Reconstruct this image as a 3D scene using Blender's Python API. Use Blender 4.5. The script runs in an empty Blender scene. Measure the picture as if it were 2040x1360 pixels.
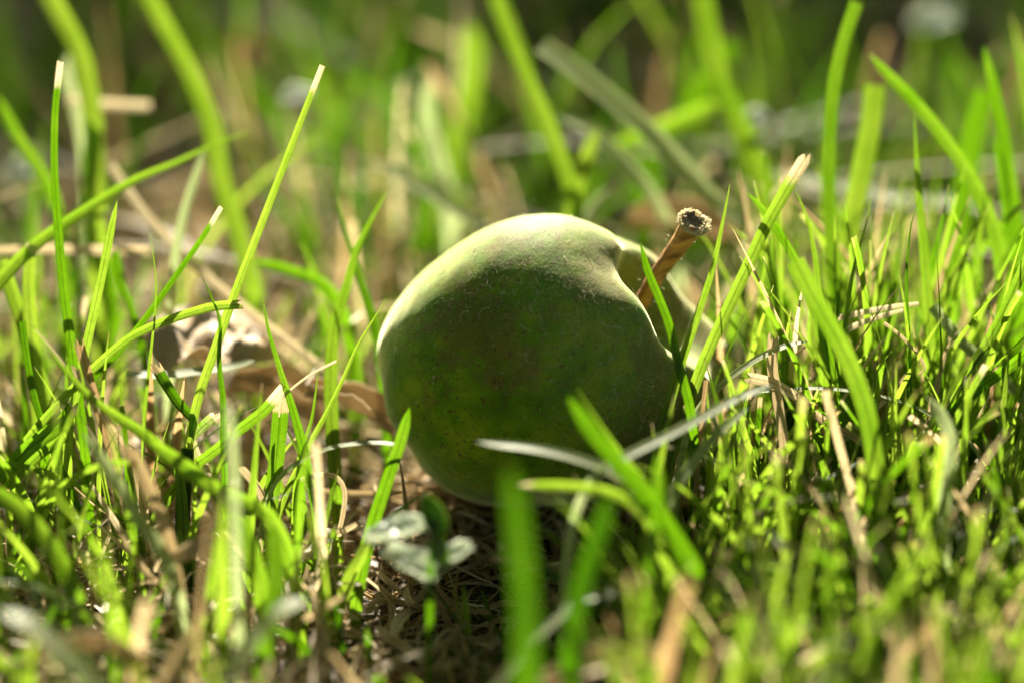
import bpy, math, random
import numpy as np
from mathutils import Vector, Matrix, noise, Euler

R_ = math.radians
rng = random.Random(11)
S = bpy.context.scene
COL = S.collection

# ------------------------------------------------------------------ camera
PITCH = R_(22)
LENS, SENSOR = 100.0, 36.0
FPX = 2040 * LENS / SENSOR            # focal length in photograph pixels
DF = 0.45                             # focus distance (m)
ZC = 0.031                            # height of the apple's centre
APPLE_D = 0.467                      # depth of the apple's centre
FWD = np.array([0, math.cos(PITCH), -math.sin(PITCH)])
UP = np.array([0, math.sin(PITCH), math.cos(PITCH)])
RT = np.array([1.0, 0, 0])
AC = np.array([0.0, 0.0, ZC])
CAM = AC - FWD * APPLE_D - RT * (1052 - 1020) / FPX * APPLE_D + UP * (716 - 680) / FPX * APPLE_D
cd = bpy.data.cameras.new("camera")
cd.lens = LENS; cd.sensor_width = SENSOR; cd.clip_start = 0.01; cd.clip_end = 500
cd.dof.use_dof = True; cd.dof.focus_distance = DF; cd.dof.aperture_fstop = 4.8
cd.dof.aperture_blades = 0
cam = bpy.data.objects.new("camera", cd); COL.objects.link(cam)
cam.location = CAM.tolist(); cam.rotation_euler = (math.pi / 2 - PITCH, 0, 0)
S.camera = cam

# ------------------------------------------------------------------ light
SUN = np.array([-0.03, 0.86, 0.51]); SUN /= np.linalg.norm(SUN)
el = math.asin(SUN[2]); az = math.atan2(SUN[0], SUN[1])
w = bpy.data.worlds.new("World"); S.world = w; w.use_nodes = True
nt = w.node_tree; bg = nt.nodes["Background"]
sky = nt.nodes.new("ShaderNodeTexSky"); sky.sky_type = 'NISHITA'; sky.sun_disc = False
sky.air_density = 1.0; sky.dust_density = 3.0; sky.ozone_density = .4
sky.sun_elevation = el; sky.sun_rotation = az
nt.links.new(sky.outputs[0], bg.inputs[0]); bg.inputs[1].default_value = 0.05
sl = bpy.data.lights.new("sun", 'SUN'); sl.energy = 5.0; sl.angle = R_(0.53); sl.color = (1.0, 0.93, 0.76)
so = bpy.data.objects.new("sun", sl); COL.objects.link(so)
so.rotation_euler = Vector((-SUN).tolist()).to_track_quat('-Z', 'Y').to_euler()
S.view_settings.view_transform = 'Standard'; S.view_settings.look = 'None'
S.view_settings.exposure = 1.92; S.view_settings.gamma = 1.0
try:
    S.view_settings.use_curve_mapping = False
except Exception:
    pass
S.cycles.use_denoising = True
S.cycles.max_bounces = 8; S.cycles.diffuse_bounces = 5; S.cycles.transmission_bounces = 6
S.cycles.transparent_max_bounces = 6; S.cycles.glossy_bounces = 2
S.cycles.sample_clamp_indirect = 6.0

# ------------------------------------------------------------------ helpers
def tag(o, label=None, cat=None, group=None, kind=None):
    if label: o["label"] = label
    if cat: o["category"] = cat
    if group: o["group"] = group
    if kind: o["kind"] = kind
    return o

def at(px, py, dmm=0.0):
    """world point seen at photograph pixel (px,py), dmm millimetres behind the focal plane"""
    d = DF + dmm / 1000.0
    return CAM + d * (FWD + RT * (px - 1020) / FPX - UP * (py - 680) / FPX)

def nz(x, y, z, s):
    return noise.noise(Vector((x * s, y * s, z * s)))

def gz(x, y):
    """ground height"""
    h = 0.0022 * nz(x, y, 3.1, 38) + 0.0010 * nz(x, y, 7.7, 130)
    h += 0.0070 * math.exp(-((x * x) + (y - 0.003) ** 2) / (2 * 0.013 ** 2))
    h += 0.02 * nz(x, y, 1.3, 1.1) * min(1.0, max(0.0, (math.hypot(x, y) - 0.5)))
    return h

def norm(v):
    return v / (np.linalg.norm(v, axis=-1, keepdims=True) + 1e-12)

def catmull(P, n):
    P = np.asarray(P, float)
    if len(P) == 2:
        t = np.linspace(0, 1, n)[:, None]
        return P[0] * (1 - t) + P[1] * t
    Q = np.vstack([2 * P[0] - P[1], P, 2 * P[-1] - P[-2]])
    seg = np.linalg.norm(np.diff(P, axis=0), axis=1); cum = np.concatenate([[0], np.cumsum(seg)])
    out = []
    for s in np.linspace(0, cum[-1], n):
        i = min(len(seg) - 1, max(0, int(np.searchsorted(cum, s, 'right') - 1)))
        t = (s - cum[i]) / max(seg[i], 1e-12)
        a, b, c, d = Q[i], Q[i + 1], Q[i + 2], Q[i + 3]
        out.append(0.5 * ((2 * b) + (c - a) * t + (2 * a - 5 * b + 4 * c - d) * t * t + (3 * b - 3 * c + d - a) * t ** 3))
    return np.array(out)

class Strips:
    """collects curved ribbons; cols = vertices across"""
    def __init__(s):
        s.v = []; s.f = []; s.uv = []; s.c = []; s.n = 0
    def add(s, P, side, nrm, W, fold=0.15, tint=None, cols=3, droop=0.0, ragged=0.0, r=None):
        N = len(P); us = np.linspace(0, 1, cols)
        off = us - 0.5
        prof = (np.abs(off) * 2) * fold
        if cols >= 5:
            prof = prof + 0.035 * np.cos(us * math.pi * 4)
        Pv = P[:, None, :] + side[:, None, :] * (off[None, :, None] * W[:, None, None]) + nrm[:, None, :] * (prof[None, :, None] * W[:, None, None])
        if ragged and r:
            tdir = norm(P[0] - P[1])
            for k in range(cols):
                Pv[0, k] += tdir * r.uniform(-0.2, 1) * ragged * W[0]
        s.v.append(Pv.reshape(-1, 3))
        vs = np.linspace(0, 1, N)
        uv = np.stack(np.broadcast_arrays(us[None, :], vs[:, None]), -1).reshape(-1, 2)
        s.uv.append(uv)
        T = np.asarray(tint, float)
        if T.ndim == 1: T = np.tile(T, (N, 1))
        T = np.repeat(T, cols, axis=0)
        s.c.append(np.hstack([T, np.ones((len(T), 1))]))
        i = np.arange(N - 1)[:, None] * cols + np.arange(cols - 1)[None, :] + s.n
        i = i.reshape(-1)
        s.f.append(np.stack([i, i + 1, i + cols + 1, i + cols], -1))
        s.n += N * cols
    def build(s, name, mat, origin=None, parent=None):
        V = np.vstack(s.v); F = np.vstack(s.f); UV = np.vstack(s.uv); Cc = np.vstack(s.c)
        if origin is None: origin = np.zeros(3)
        V = V - origin
        me = bpy.data.meshes.new(name)
        me.vertices.add(len(V)); me.vertices.foreach_set("co", V.astype(np.float32).ravel())
        me.loops.add(F.size); me.loops.foreach_set("vertex_index", F.astype(np.int32).ravel())
        me.polygons.add(len(F)); me.polygons.foreach_set("loop_start", np.arange(0, F.size, 4, dtype=np.int32))
        me.polygons.foreach_set("use_smooth", np.ones(len(F), dtype=bool))
        me.update(calc_edges=True)
        l = me.uv_layers.new(name="UVMap")
        l.data.foreach_set("uv", UV[F.ravel()].astype(np.float32).ravel())
        a = me.color_attributes.new("tint", 'FLOAT_COLOR', 'POINT')
        a.data.foreach_set("color", Cc.astype(np.float32).ravel())
        me.materials.append(mat)
        o = bpy.data.objects.new(name, me); COL.objects.link(o)
        if parent is not None: o.parent = parent
        else: o.location = origin.tolist()
        return o

def mesh_obj(name, V, F, mat, parent=None, loc=None, smooth=True, uv=None, tint=None):
    me = bpy.data.meshes.new(name)
    me.from_pydata([tuple(v) for v in V], [], [tuple(f) for f in F])
    if smooth: me.polygons.foreach_set("use_smooth", [True] * len(me.polygons))
    if tint is not None:
        a = me.color_attributes.new("tint", 'FLOAT_COLOR', 'POINT')
        a.data.foreach_set("color", np.hstack([np.asarray(tint), np.ones((len(V), 1))]).astype(np.float32).ravel())
    if uv is not None:
        l = me.uv_layers.new(name="UVMap"); idx = np.array([lp.vertex_index for lp in me.loops])
        l.data.foreach_set("uv", np.asarray(uv)[idx].astype(np.float32).ravel())
    me.materials.append(mat); me.update()
    o = bpy.data.objects.new(name, me); COL.objects.link(o)
    if parent is not None: o.parent = parent
    if loc is not None: o.location = tuple(loc)
    return o

# ------------------------------------------------------------------ materials
class NT:
    def __init__(s, name):
        s.m = bpy.data.materials.new(name); s.m.use_nodes = True
        s.t = s.m.node_tree; s.t.nodes.clear()
        s.out = s.n("ShaderNodeOutputMaterial")
    def n(s, typ, **k):
        x = s.t.nodes.new(typ)
        for a, b in k.items(): setattr(x, a, b)
        return x
    def l(s, a, b): s.t.links.new(a, b)
    def ramp(s, fac, stops):
        r = s.n("ShaderNodeValToRGB"); e = r.color_ramp.elements
        e[0].position = stops[0][0]; e[0].color = (*stops[0][1], 1)
        e[1].position = stops[-1][0]; e[1].color = (*stops[-1][1], 1)
        for p, c in stops[1:-1]:
            q = e.new(p); q.color = (*c, 1)
        s.l(fac, r.inputs[0]); return r.outputs[0]
    def math(s, op, a, b=None, c=None, clamp=False):
        m = s.n("ShaderNodeMath", operation=op, use_clamp=clamp)
        for i, x in enumerate((a, b, c)):
            if x is None: continue
            if isinstance(x, (int, float)): m.inputs[i].default_value = x
            else: s.l(x, m.inputs[i])
        return m.outputs[0]
    def mix(s, f, a, b, mode='MIX'):
        m = s.n("ShaderNodeMix", data_type='RGBA', blend_type=mode)
        for i, x in ((0, f), (6, a), (7, b)):
            if isinstance(x, (int, float)): m.inputs[i].default_value = x
            elif isinstance(x, tuple): m.inputs[i].default_value = (*x, 1)
            else: s.l(x, m.inputs[i])
        return m.outputs[2]
    def noise(s, vec, scale, detail=3, rough=.55):
        n = s.n("ShaderNodeTexNoise"); n.inputs["Scale"].default_value = scale
        n.inputs["Detail"].default_value = detail; n.inputs["Roughness"].default_value = rough
        if vec is not None: s.l(vec, n.inputs["Vector"])
        return n.outputs[0]

def blade_material(name, g_stops, t_stops, d_stops, dt_stops, rough=.42, trans=.52, spec=.5, veins=9.0):
    k = NT(name)
    at_ = k.n("ShaderNodeAttribute", attribute_name="tint")
    sp = k.n("ShaderNodeSeparateColor"); k.l(at_.outputs[0], sp.inputs[0])
    tr, tg, tb = sp.outputs
    uv = k.n("ShaderNodeUVMap"); sx = k.n("ShaderNodeSeparateXYZ"); k.l(uv.outputs[0], sx.inputs[0])
    geo = k.n("ShaderNodeNewGeometry")
    # long veins
    v1 = k.math('SINE', k.math('MULTIPLY', sx.outputs[0], veins * 6.2832))
    mid = k.math('SUBTRACT', 1.0, k.math('MULTIPLY', k.math('ABSOLUTE', k.math('SUBTRACT', sx.outputs[0], .5)), 9.0), clamp=True)
    n1 = k.noise(geo.outputs[0], 420, 3)
    n2 = k.noise(geo.outputs[0], 1500, 2)
    n3 = k.noise(geo.outputs[0], 130, 2)
    dry = k.math('ADD', tg, k.math('MULTIPLY', k.math('SUBTRACT', n1, .5), .55), clamp=True)
    dry = k.n("ShaderNodeMapRange") if False else dry
    dm = k.n("ShaderNodeMapRange"); dm.inputs[1].default_value = .38; dm.inputs[2].default_value = .62
    k.l(dry, dm.inputs[0]); dm = dm.outputs[0]
    hv = k.math('ADD', tr, k.math('MULTIPLY', k.math('SUBTRACT', n3, .5), .5), clamp=True)
    gc = k.ramp(hv, g_stops); gt = k.ramp(hv, t_stops)
    dc = k.ramp(tb, d_stops); dt = k.ramp(tb, dt_stops)
    base = k.mix(dm, gc, dc); trc = k.mix(dm, gt, dt)
    vf = k.math('ADD', k.math('MULTIPLY', v1, .24), k.math('MULTIPLY', k.math('SUBTRACT', n2, .5), .5))
    vf = k.math('SUBTRACT', k.math('ADD', 1.0, vf), k.math('MULTIPLY', mid, .5))
    cb = k.n("ShaderNodeVectorMath", operation='SCALE'); k.l(base, cb.inputs[0]); k.l(vf, cb.inputs[3])
    ct = k.n("ShaderNodeVectorMath", operation='SCALE'); k.l(trc, ct.inputs[0]); k.l(vf, ct.inputs[3])
    bmp = k.n("ShaderNodeBump"); bmp.inputs["Strength"].default_value = .35; bmp.inputs["Distance"].default_value = .0001
    k.l(k.math('ADD', v1, k.math('MULTIPLY', n2, 1.2)), bmp.inputs["Height"])
    p = k.n("ShaderNodeBsdfPrincipled"); k.l(cb.outputs[0], p.inputs["Base Color"])
    p.inputs["Roughness"].default_value = rough; p.inputs["Specular IOR Level"].default_value = spec
    k.l(bmp.outputs[0], p.inputs["Normal"])
    t = k.n("ShaderNodeBsdfTranslucent"); k.l(ct.outputs[0], t.inputs[0])
    mx = k.n("ShaderNodeMixShader"); mx.inputs[0].default_value = trans
    k.l(p.outputs[0], mx.inputs[1]); k.l(t.outputs[0], mx.inputs[2]); k.l(mx.outputs[0], k.out.inputs[0])
    return k.m

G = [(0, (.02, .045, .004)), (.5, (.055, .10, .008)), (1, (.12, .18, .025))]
GT = [(0, (.05, .15, .001)), (.5, (.13, .31, .003)), (1, (.34, .51, .035))]
DR = [(0, (.22, .13, .06)), (.5, (.46, .33, .17)), (1, (.68, .58, .40))]
DT = [(0, (.40, .24, .10)), (.5, (.64, .46, .22)), (1, (.85, .68, .40))]
M_GRASS = blade_material("grass_leaf", G, GT, DR, DT, spec=.3)
M_SILVER = blade_material("glare_pale_blade", [(0, (.20, .25, .07)), (1, (.32, .36, .14))], [(0, (.45, .58, .20)), (1, (.66, .74, .36))],
                          DR, DT, rough=.48, trans=.45, spec=.6)  # pale version of the grass; sun glare is painted into its colours
M_STRAW = blade_material("straw", DR, DT, DR, DT, rough=.5, trans=.35)
M_MOSS = blade_material("moss_leaf", [(0, (.04, .09, .008)), (1, (.10, .17, .02))], [(0, (.22, .42, .01)), (1, (.5, .7, .04))], DR, DT, rough=.5)

def soil_material():
    k = NT("soil"); g = k.n("ShaderNodeNewGeometry")
    a = k.noise(g.outputs[0], 60, 5); b = k.noise(g.outputs[0], 900, 4); c = k.noise(g.outputs[0], 12, 3)
    col = k.ramp(a, [(.3, (.018, .010, .005)), (.55, (.05, .028, .013)), (.75, (.11, .065, .03))])
    col2 = k.ramp(b, [(.35, (.015, .009, .005)), (.7, (.13, .085, .045))])
    col = k.mix(.45, col, col2)
    far = k.ramp(c, [(.35, (.035, .03, .010)), (.65, (.05, .07, .012))])
    ln = k.n("ShaderNodeVectorMath", operation='LENGTH'); k.l(g.outputs[0], ln.inputs[0])
    f = k.n("ShaderNodeMapRange"); f.inputs[1].default_value = 1.5; f.inputs[2].default_value = 4.0; k.l(ln.outputs["Value"], f.inputs[0])
    col = k.mix(f.outputs[0], col, far)
    p = k.n("ShaderNodeBsdfPrincipled"); k.l(col, p.inputs["Base Color"]); p.inputs["Roughness"].default_value = .85
    bm = k.n("ShaderNodeBump"); bm.inputs["Distance"].default_value = .001; bm.inputs["Strength"].default_value = .8
    k.l(k.math('ADD', b, a), bm.inputs["Height"]); k.l(bm.outputs[0], p.inputs["Normal"])
    k.l(p.outputs[0], k.out.inputs[0]); return k.m

def apple_material():
    k = NT("downy_skin"); tc = k.n("ShaderNodeTexCoord"); P = tc.outputs["Object"]
    wv = k.n("ShaderNodeTexNoise"); wv.inputs["Scale"].default_value = 60; k.l(P, wv.inputs["Vector"])
    ad = k.n("ShaderNodeVectorMath", operation='MULTIPLY_ADD'); k.l(wv.outputs["Color"], ad.inputs[0])
    ad.inputs[1].default_value = (.008, .008, .008); k.l(P, ad.inputs[2]); Q = ad.outputs[0]
    big = k.noise(Q, 55, 4); fine = k.noise(Q, 420, 5, .65); mid = k.noise(Q, 150, 4, .6)
    grn = k.ramp(mid, [(.3, (.07, .17, .0006)), (.5, (.14, .27, .0012)), (.72, (.31, .37, .010))])
    sx = k.n("ShaderNodeSeparateXYZ"); k.l(P, sx.inputs[0])
    # brown blush near the stem shoulder and in loose blotches (pigment)
    ax = k.n("ShaderNodeMapRange"); ax.inputs[1].default_value = .003; ax.inputs[2].default_value = .019; k.l(sx.outputs[2], ax.inputs[0])
    bl = k.math('ADD', k.math('MULTIPLY', ax.outputs[0], .17), big)
    bl = k.math('ADD', bl, k.math('MULTIPLY', k.math('SUBTRACT', fine, .5), .5))
    bm_ = k.n("ShaderNodeMapRange"); bm_.inputs[1].default_value = .54; bm_.inputs[2].default_value = .68; k.l(bl, bm_.inputs[0])
    rus = k.ramp(fine, [(.3, (.085, .045, .010)), (.7, (.20, .115, .035))])
    col = k.mix(k.math('MULTIPLY', bm_.outputs[0], .6), grn, rus)
    vo = k.n("ShaderNodeTexVoronoi"); vo.inputs["Scale"].default_value = 420; k.l(P, vo.inputs["Vector"])
    dots = k.n("ShaderNodeMapRange"); dots.inputs[1].default_value = .20; dots.inputs[2].default_value = .09; k.l(vo.outputs["Distance"], dots.inputs[0])
    vc = k.n("ShaderNodeSeparateColor"); k.l(vo.outputs["Color"], vc.inputs[0])
    dm = k.math('MULTIPLY', dots.outputs[0], k.math('GREATER_THAN', vc.outputs[0], .72))
    col = k.mix(k.math('MULTIPLY', dm, .8), col, (.34, .33, .08))
    sp = k.noise(P, 1500, 2, .5)
    spm = k.n("ShaderNodeMapRange"); spm.inputs[1].default_value = .60; spm.inputs[2].default_value = .68; k.l(sp, spm.inputs[0])
    col = k.mix(k.math('MULTIPLY', spm.outputs[0], .85), col, (.11, .05, .012))
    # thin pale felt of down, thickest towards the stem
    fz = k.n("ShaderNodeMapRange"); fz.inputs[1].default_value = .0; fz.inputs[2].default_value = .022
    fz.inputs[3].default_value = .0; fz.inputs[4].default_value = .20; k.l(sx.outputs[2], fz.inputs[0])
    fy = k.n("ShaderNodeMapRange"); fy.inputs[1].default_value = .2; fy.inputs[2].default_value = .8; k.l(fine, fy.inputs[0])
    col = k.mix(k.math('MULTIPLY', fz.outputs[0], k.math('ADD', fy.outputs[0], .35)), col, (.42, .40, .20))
    felt = k.n("ShaderNodeMapRange"); felt.inputs[1].default_value = .35; felt.inputs[2].default_value = .75
    felt.inputs[3].default_value = .10; felt.inputs[4].default_value = .34; k.l(mid, felt.inputs[0])
    p = k.n("ShaderNodeBsdfPrincipled"); k.l(col, p.inputs["Base Color"])
    p.inputs["Roughness"].default_value = .62; p.inputs["Specular IOR Level"].default_value = .08
    p.inputs["Subsurface Weight"].default_value = .55; p.inputs["Subsurface Radius"].default_value = (.6, 1, .15)
    p.inputs["Subsurface Scale"].default_value = .004
    p.inputs["Sheen Weight"].default_value = .0; p.inputs["Sheen Roughness"].default_value = .3
    p.inputs["Sheen Tint"].default_value = (1.0, .97, .72, 1)
    b = k.n("ShaderNodeBump"); b.inputs["Distance"].default_value = .00015; b.inputs["Strength"].default_value = .4
    k.l(k.math('ADD', fine, k.math('MULTIPLY', sp, .6)), b.inputs["Height"]); k.l(b.outputs[0], p.inputs["Normal"])
    sh = k.n("ShaderNodeBsdfSheen"); sh.inputs["Color"].default_value = (1, .95, .66, 1); sh.inputs["Roughness"].default_value = .36
    aa = k.n("ShaderNodeAddShader"); k.l(p.outputs[0], aa.inputs[0]); k.l(sh.outputs[0], aa.inputs[1])
    k.l(aa.outputs[0], k.out.inputs[0]); return k.m

def fuzz_material():
    k = NT("down_hair"); p = k.n("ShaderNodeBsdfPrincipled")
    at_ = k.n("ShaderNodeAttribute", attribute_name="tint"); sp = k.n("ShaderNodeSeparateColor"); k.l(at_.outputs[0], sp.inputs[0])
    c = k.ramp(sp.outputs[1], [(0, (.86, .84, .62)), (.5, (.7, .6, .36)), (1, (.30, .16, .05))])
    k.l(c, p.inputs["Base Color"]); p.inputs["Roughness"].default_value = .6
    t = k.n("ShaderNodeBsdfTranslucent"); k.l(c, t.inputs[0]); m = k.n("ShaderNodeMixShader"); m.inputs[0].default_value = .5
    k.l(p.outputs[0], m.inputs[1]); k.l(t.outputs[0], m.inputs[2]); k.l(m.outputs[0], k.out.inputs[0]); return k.m

def wood_material(name, c1, c2, sc=500):
    k = NT(name); tc = k.n("ShaderNodeTexCoord"); mp = k.n("ShaderNodeMapping"); mp.inputs["Scale"].default_value = (1, 1, .25)
    k.l(tc.outputs["Object"], mp.inputs[0]); n = k.noise(mp.outputs[0], sc, 4, .6); n2 = k.noise(tc.outputs["Object"], 1800, 3)
    c = k.ramp(n, [(.35, c1), (.65, c2)])
    p = k.n("ShaderNodeBsdfPrincipled"); k.l(c, p.inputs["Base Color"]); p.inputs["Roughness"].default_value = .7
    b = k.n("ShaderNodeBump"); b.inputs["Distance"].default_value = .0003; b.inputs["Strength"].default_value = .7
    k.l(k.math('ADD', n, n2), b.inputs["Height"]); k.l(b.outputs[0], p.inputs["Normal"]); k.l(p.outputs[0], k.out.inputs[0]); return k.m

def leaf_material(name, c1, c2, t1, trans=.4, rough=.6, spec=.4):
    k = NT(name); g = k.n("ShaderNodeTexCoord"); n = k.noise(g.outputs["Object"], 160, 5, .6)
    c = k.ramp(n, [(.3, c1), (.7, c2)]); p = k.n("ShaderNodeBsdfPrincipled"); k.l(c, p.inputs["Base Color"])
    p.inputs["Roughness"].default_value = rough; p.inputs["Specular IOR Level"].default_value = spec
    t = k.n("ShaderNodeBsdfTranslucent"); tcx = k.mix(.5, c, t1); k.l(tcx, t.inputs[0])
    m = k.n("ShaderNodeMixShader"); m.inputs[0].default_value = trans
    b = k.n("ShaderNodeBump"); b.inputs["Distance"].default_value = .0006; b.inputs["Strength"].default_value = .5
    k.l(n, b.inputs["Height"]); k.l(b.outputs[0], p.inputs["Normal"])
    k.l(p.outputs[0], m.inputs[1]); k.l(t.outputs[0], m.inputs[2]); k.l(m.outputs[0], k.out.inputs[0]); return k.m

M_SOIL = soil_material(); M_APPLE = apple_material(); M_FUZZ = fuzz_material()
M_STEM = wood_material("stem_bark", (.20, .08, .015), (.74, .36, .08))
M_PITH = wood_material("cut_end", (.14, .08, .035), (.50, .36, .20))
M_FIBRE = wood_material("torn_fibre", (.5, .34, .17), (.75, .6, .4))
M_DEAD = leaf_material("dead_leaf", (.38, .24, .12), (.66, .50, .30), (.7, .6, .4), trans=.28)
M_DARKDEAD = leaf_material("dark_dead_leaf", (.07, .038, .018), (.18, .10, .05), (.22, .11, .05), trans=.25, spec=.1)
M_GLOSS = leaf_material("glare_pale_leaf", (.5, .55, .42), (.66, .7, .6), (.85, .9, .7), trans=.45, rough=.42, spec=1.0)  # near-white base stands in for sun glare on the leaves

# ------------------------------------------------------------------ ground
def build_ground():
    # one sheet: fine grid near the apple, coarsening to the horizon
    def axis(c):
        xs = [0.0]; step = .004
        while xs[-1] < 60:
            if xs[-1] > c: step *= 1.16
            xs.append(xs[-1] + step)
        return xs
    ax = axis(.22); X = [-a for a in ax[:0:-1]] + ax
    ay = axis(.45); Y = [-a for a in ay[:0:-1]] + ay
    V = [(x, y, gz(x, y)) for y in Y for x in X]; n = len(X)
    F = [(j * n + i, j * n + i + 1, (j + 1) * n + i + 1, (j + 1) * n + i) for j in range(len(Y) - 1) for i in range(n - 1)]
    o = mesh_obj("ground", V, F, M_SOIL); tag(o, kind="structure")
build_ground()

# ------------------------------------------------------------------ apple
AR = 0.0233
AX = norm(RT * .90 + UP * .39 - FWD * .25)           # towards the stem end
def build_apple():
    root = bpy.data.objects.new("apple", None); COL.objects.link(root); root.location = AC.tolist()
    root.empty_display_size = .01
    tag(root, "downy green apple with brown stem lying in the grass", "apple")
    # local frame: z = axis, x = roughly towards the camera
    z = AX; x = norm(-FWD - z * np.dot(-FWD, z)); y = np.cross(z, x)
    B = np.stack([x, y, z], 1)
    root.rotation_mode = 'QUATERNION'
    root.rotation_quaternion = Matrix([list(r) for r in B]).to_quaternion()
    prof = [(0, -.90), (.10, -.92), (.22, -1.0), (.46, -.95), (.70, -.77), (.88, -.46), (.975, -.11), (1.0, .15), (.97, .40),
            (.87, .66), (.73, .85), (.59, .96), (.47, .97), (.35, .86), (.22, .66), (.11, .51), (0, .47)]
    pr = catmull(prof, 90)
    def surf(t, ph):
        i = t * (len(pr) - 1); a = int(min(len(pr) - 2, i)); f = i - a
        r, zz = pr[a] * (1 - f) + pr[a + 1] * f
        lob = 0.035 * math.cos(5 * ph + .2) * (max(0, zz) ** 1.5 + .5 * max(0, -zz) ** 2)
        k = 1 + lob + .008 * math.cos(2 * ph + 1)
        up_ = -math.sin(ph) * min(1, r * 1.5); k *= 1.02 - .05 * up_
        bl_ = max(0, math.cos(ph - 2.5)) ** 2 * min(1, max(0, zz + .2)); k *= 1 + .15 * bl_; zz = zz * (1 + .10 * bl_)
        p = np.array([r * k * math.cos(ph), r * k * math.sin(ph), zz * (1 + lob * .9) * ((1.04 - .11 * up_ - .03 * math.cos(ph) * min(1, r * 1.5)) if zz > 0 else 1)])
        p = p * (1 + .010 * nz(p[0], p[1], p[2], 2.2) + .003 * nz(p[0], p[1], p[2], 9))
        return p * AR
    NT_, NP = 120, 160
    V = [surf(0, 0)]; F = []
    for i in range(1, NT_):
        for j in range(NP): V.append(surf(i / NT_, 2 * math.pi * j / NP))
    V.append(surf(1, 0)); L = len(V) - 1
    idx = lambda i, j: 1 + (i - 1) * NP + j % NP
    for j in range(NP):
        F.append((0, idx(1, j + 1), idx(1, j))); F.append((L, idx(NT_ - 1, j), idx(NT_ - 1, j + 1)))
    for i in range(1, NT_ - 1):
        for j in range(NP): F.append((idx(i, j), idx(i, j + 1), idx(i + 1, j + 1), idx(i + 1, j)))
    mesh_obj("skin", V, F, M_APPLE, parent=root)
    # down: fine curled hairs all over the skin
    st = Strips(); r = random.Random(5)
    for q in range(120000):
        t = r.uniform(.05, .97); ph = r.uniform(0, 2 * math.pi)
        p = surf(t, ph); rad = math.hypot(p[0], p[1]) / AR
        if r.random() > rad + .05: continue
        p2 = surf(min(1, t + .01), ph); p3 = surf(t, ph + .02)
        n_ = norm(np.cross(p3 - p, p2 - p))
        if np.dot(n_, p) < 0 and rad > .5: n_ = -n_
        cl = nz(p[0], p[1], p[2], 170) + .6 * nz(p[0], p[1], p[2] + 1, 500)
        if cl < -.12 and r.random() < .6: continue
        keep_ = min(1, max(.06, .1 + 1.1 * (p[2] / AR - .1), .15 + 1.5 * (-p[1] / AR - .35)))   # downy by the stem; light shaped in: denser sunlit top, sparser shaded cheek
        if r.random() > keep_: continue
        a = r.uniform(0, 6.283); tx = norm(p3 - p); ty = np.cross(n_, tx)
        d = tx * math.cos(a) + ty * math.sin(a)
        big_ = r.random() < .035
        Ln = r.choice((.0004, .0006, .0012, .0024)) if big_ else r.uniform(.00015, .0005)
        curl = r.uniform(-2.6, 2.6); lift = r.uniform(.1, .55) if not big_ else r.uniform(.1, .3)
        pts = []; c = p.copy(); N = 6 if big_ else 4
        for s_ in range(N):
            pts.append(c.copy()); u_ = s_ / (N - 1)
            dd = d * math.cos(curl * u_) + np.cross(n_, d) * math.sin(curl * u_) + n_ * lift * (1 - u_ * 1.6)
            c = c + norm(dd) * Ln / (N - 1)
        pts = np.array(pts); sd = norm(np.cross(np.gradient(pts, axis=0), n_))
        W = np.full(N, .00004 if not big_ else .00009) * np.linspace(1, .4, N)
        dry = r.uniform(0, .4) if cl < .22 else r.uniform(.3, 1)
        st.add(pts, sd, np.tile(n_, (N, 1)), W, .0, (r.random(), dry, r.random()), cols=2)
    o = st.build("fuzz", M_FUZZ, origin=np.zeros(3), parent=root); tag(o, kind="stuff")
    # stem, bent upwards, with its torn end
    inv = B.T
    loc = lambda p: inv @ (p - AC)
    P0 = np.array([0, 0, .44 * AR]); P1 = loc(at(1262, 618, 13)); P2 = loc(at(1310, 545, 9)); P3 = loc(at(1352, 487, 4)); P4 = loc(at(1383, 440, 0))
    C = catmull([P0, P1, P2, P3, P4], 34); T = norm(np.gradient(C, axis=0))
    r = random.Random(3); V = []; F = []; NS = 22
    ref = loc(AC - FWD); ref = norm(ref)
    for i, (c, t) in enumerate(zip(C, T)):
        a = norm(np.cross(t, ref)); b = np.cross(t, a); s_ = i / 33
        rad = .00135 + .0007 * max(0, (s_ - .6) / .4) ** 1.6 + .0007 * max(0, 1 - s_ * 5)
        for j in range(NS):
            ph = 2 * math.pi * j / NS
            rr = rad * (1 + .07 * math.sin(3 * ph + 1) + .10 * nz(c[0] + math.cos(ph) * .002, c[1], c[2] + math.sin(ph) * .002, 700))
            e = t * (r.uniform(-.0006, .0005)) if i == 33 else 0
            V.append(c + (a * math.cos(ph) + b * math.sin(ph)) * rr + e)
    for i in range(33):
        for j in range(NS):
            F.append((i * NS + j, i * NS + (j + 1) % NS, (i + 1) * NS + (j + 1) % NS, (i + 1) * NS + j))
    stem = mesh_obj("stem", V, F, M_STEM, parent=root)
    # hollow dark cut end
    V2 = []; F2 = []; base = 33 * NS; t = T[-1]
    rings = [(0.98, -.0001), (.8, .0001), (.55, -.0004), (.25, -.0006)]
    for k_, (sc, dz) in enumerate(rings):
        for j in range(NS):
            V2.append(C[-1] + (V[base + j] - C[-1]) * sc + t * (dz + r.uniform(-.0002, .0002)))
    V2.append(C[-1] - t * .0007)
    for k_ in range(len(rings) - 1):
        for j in range(NS): F2.append((k_ * NS + j, k_ * NS + (j + 1) % NS, (k_ + 1) * NS + (j + 1) % NS, (k_ + 1) * NS + j))
    for j in range(NS): F2.append(((len(rings) - 1) * NS + j, (len(rings) - 1) * NS + (j + 1) % NS, len(V2) - 1))
    ce = mesh_obj("cut_end", V2, F2, M_PITH, parent=stem)
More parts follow.
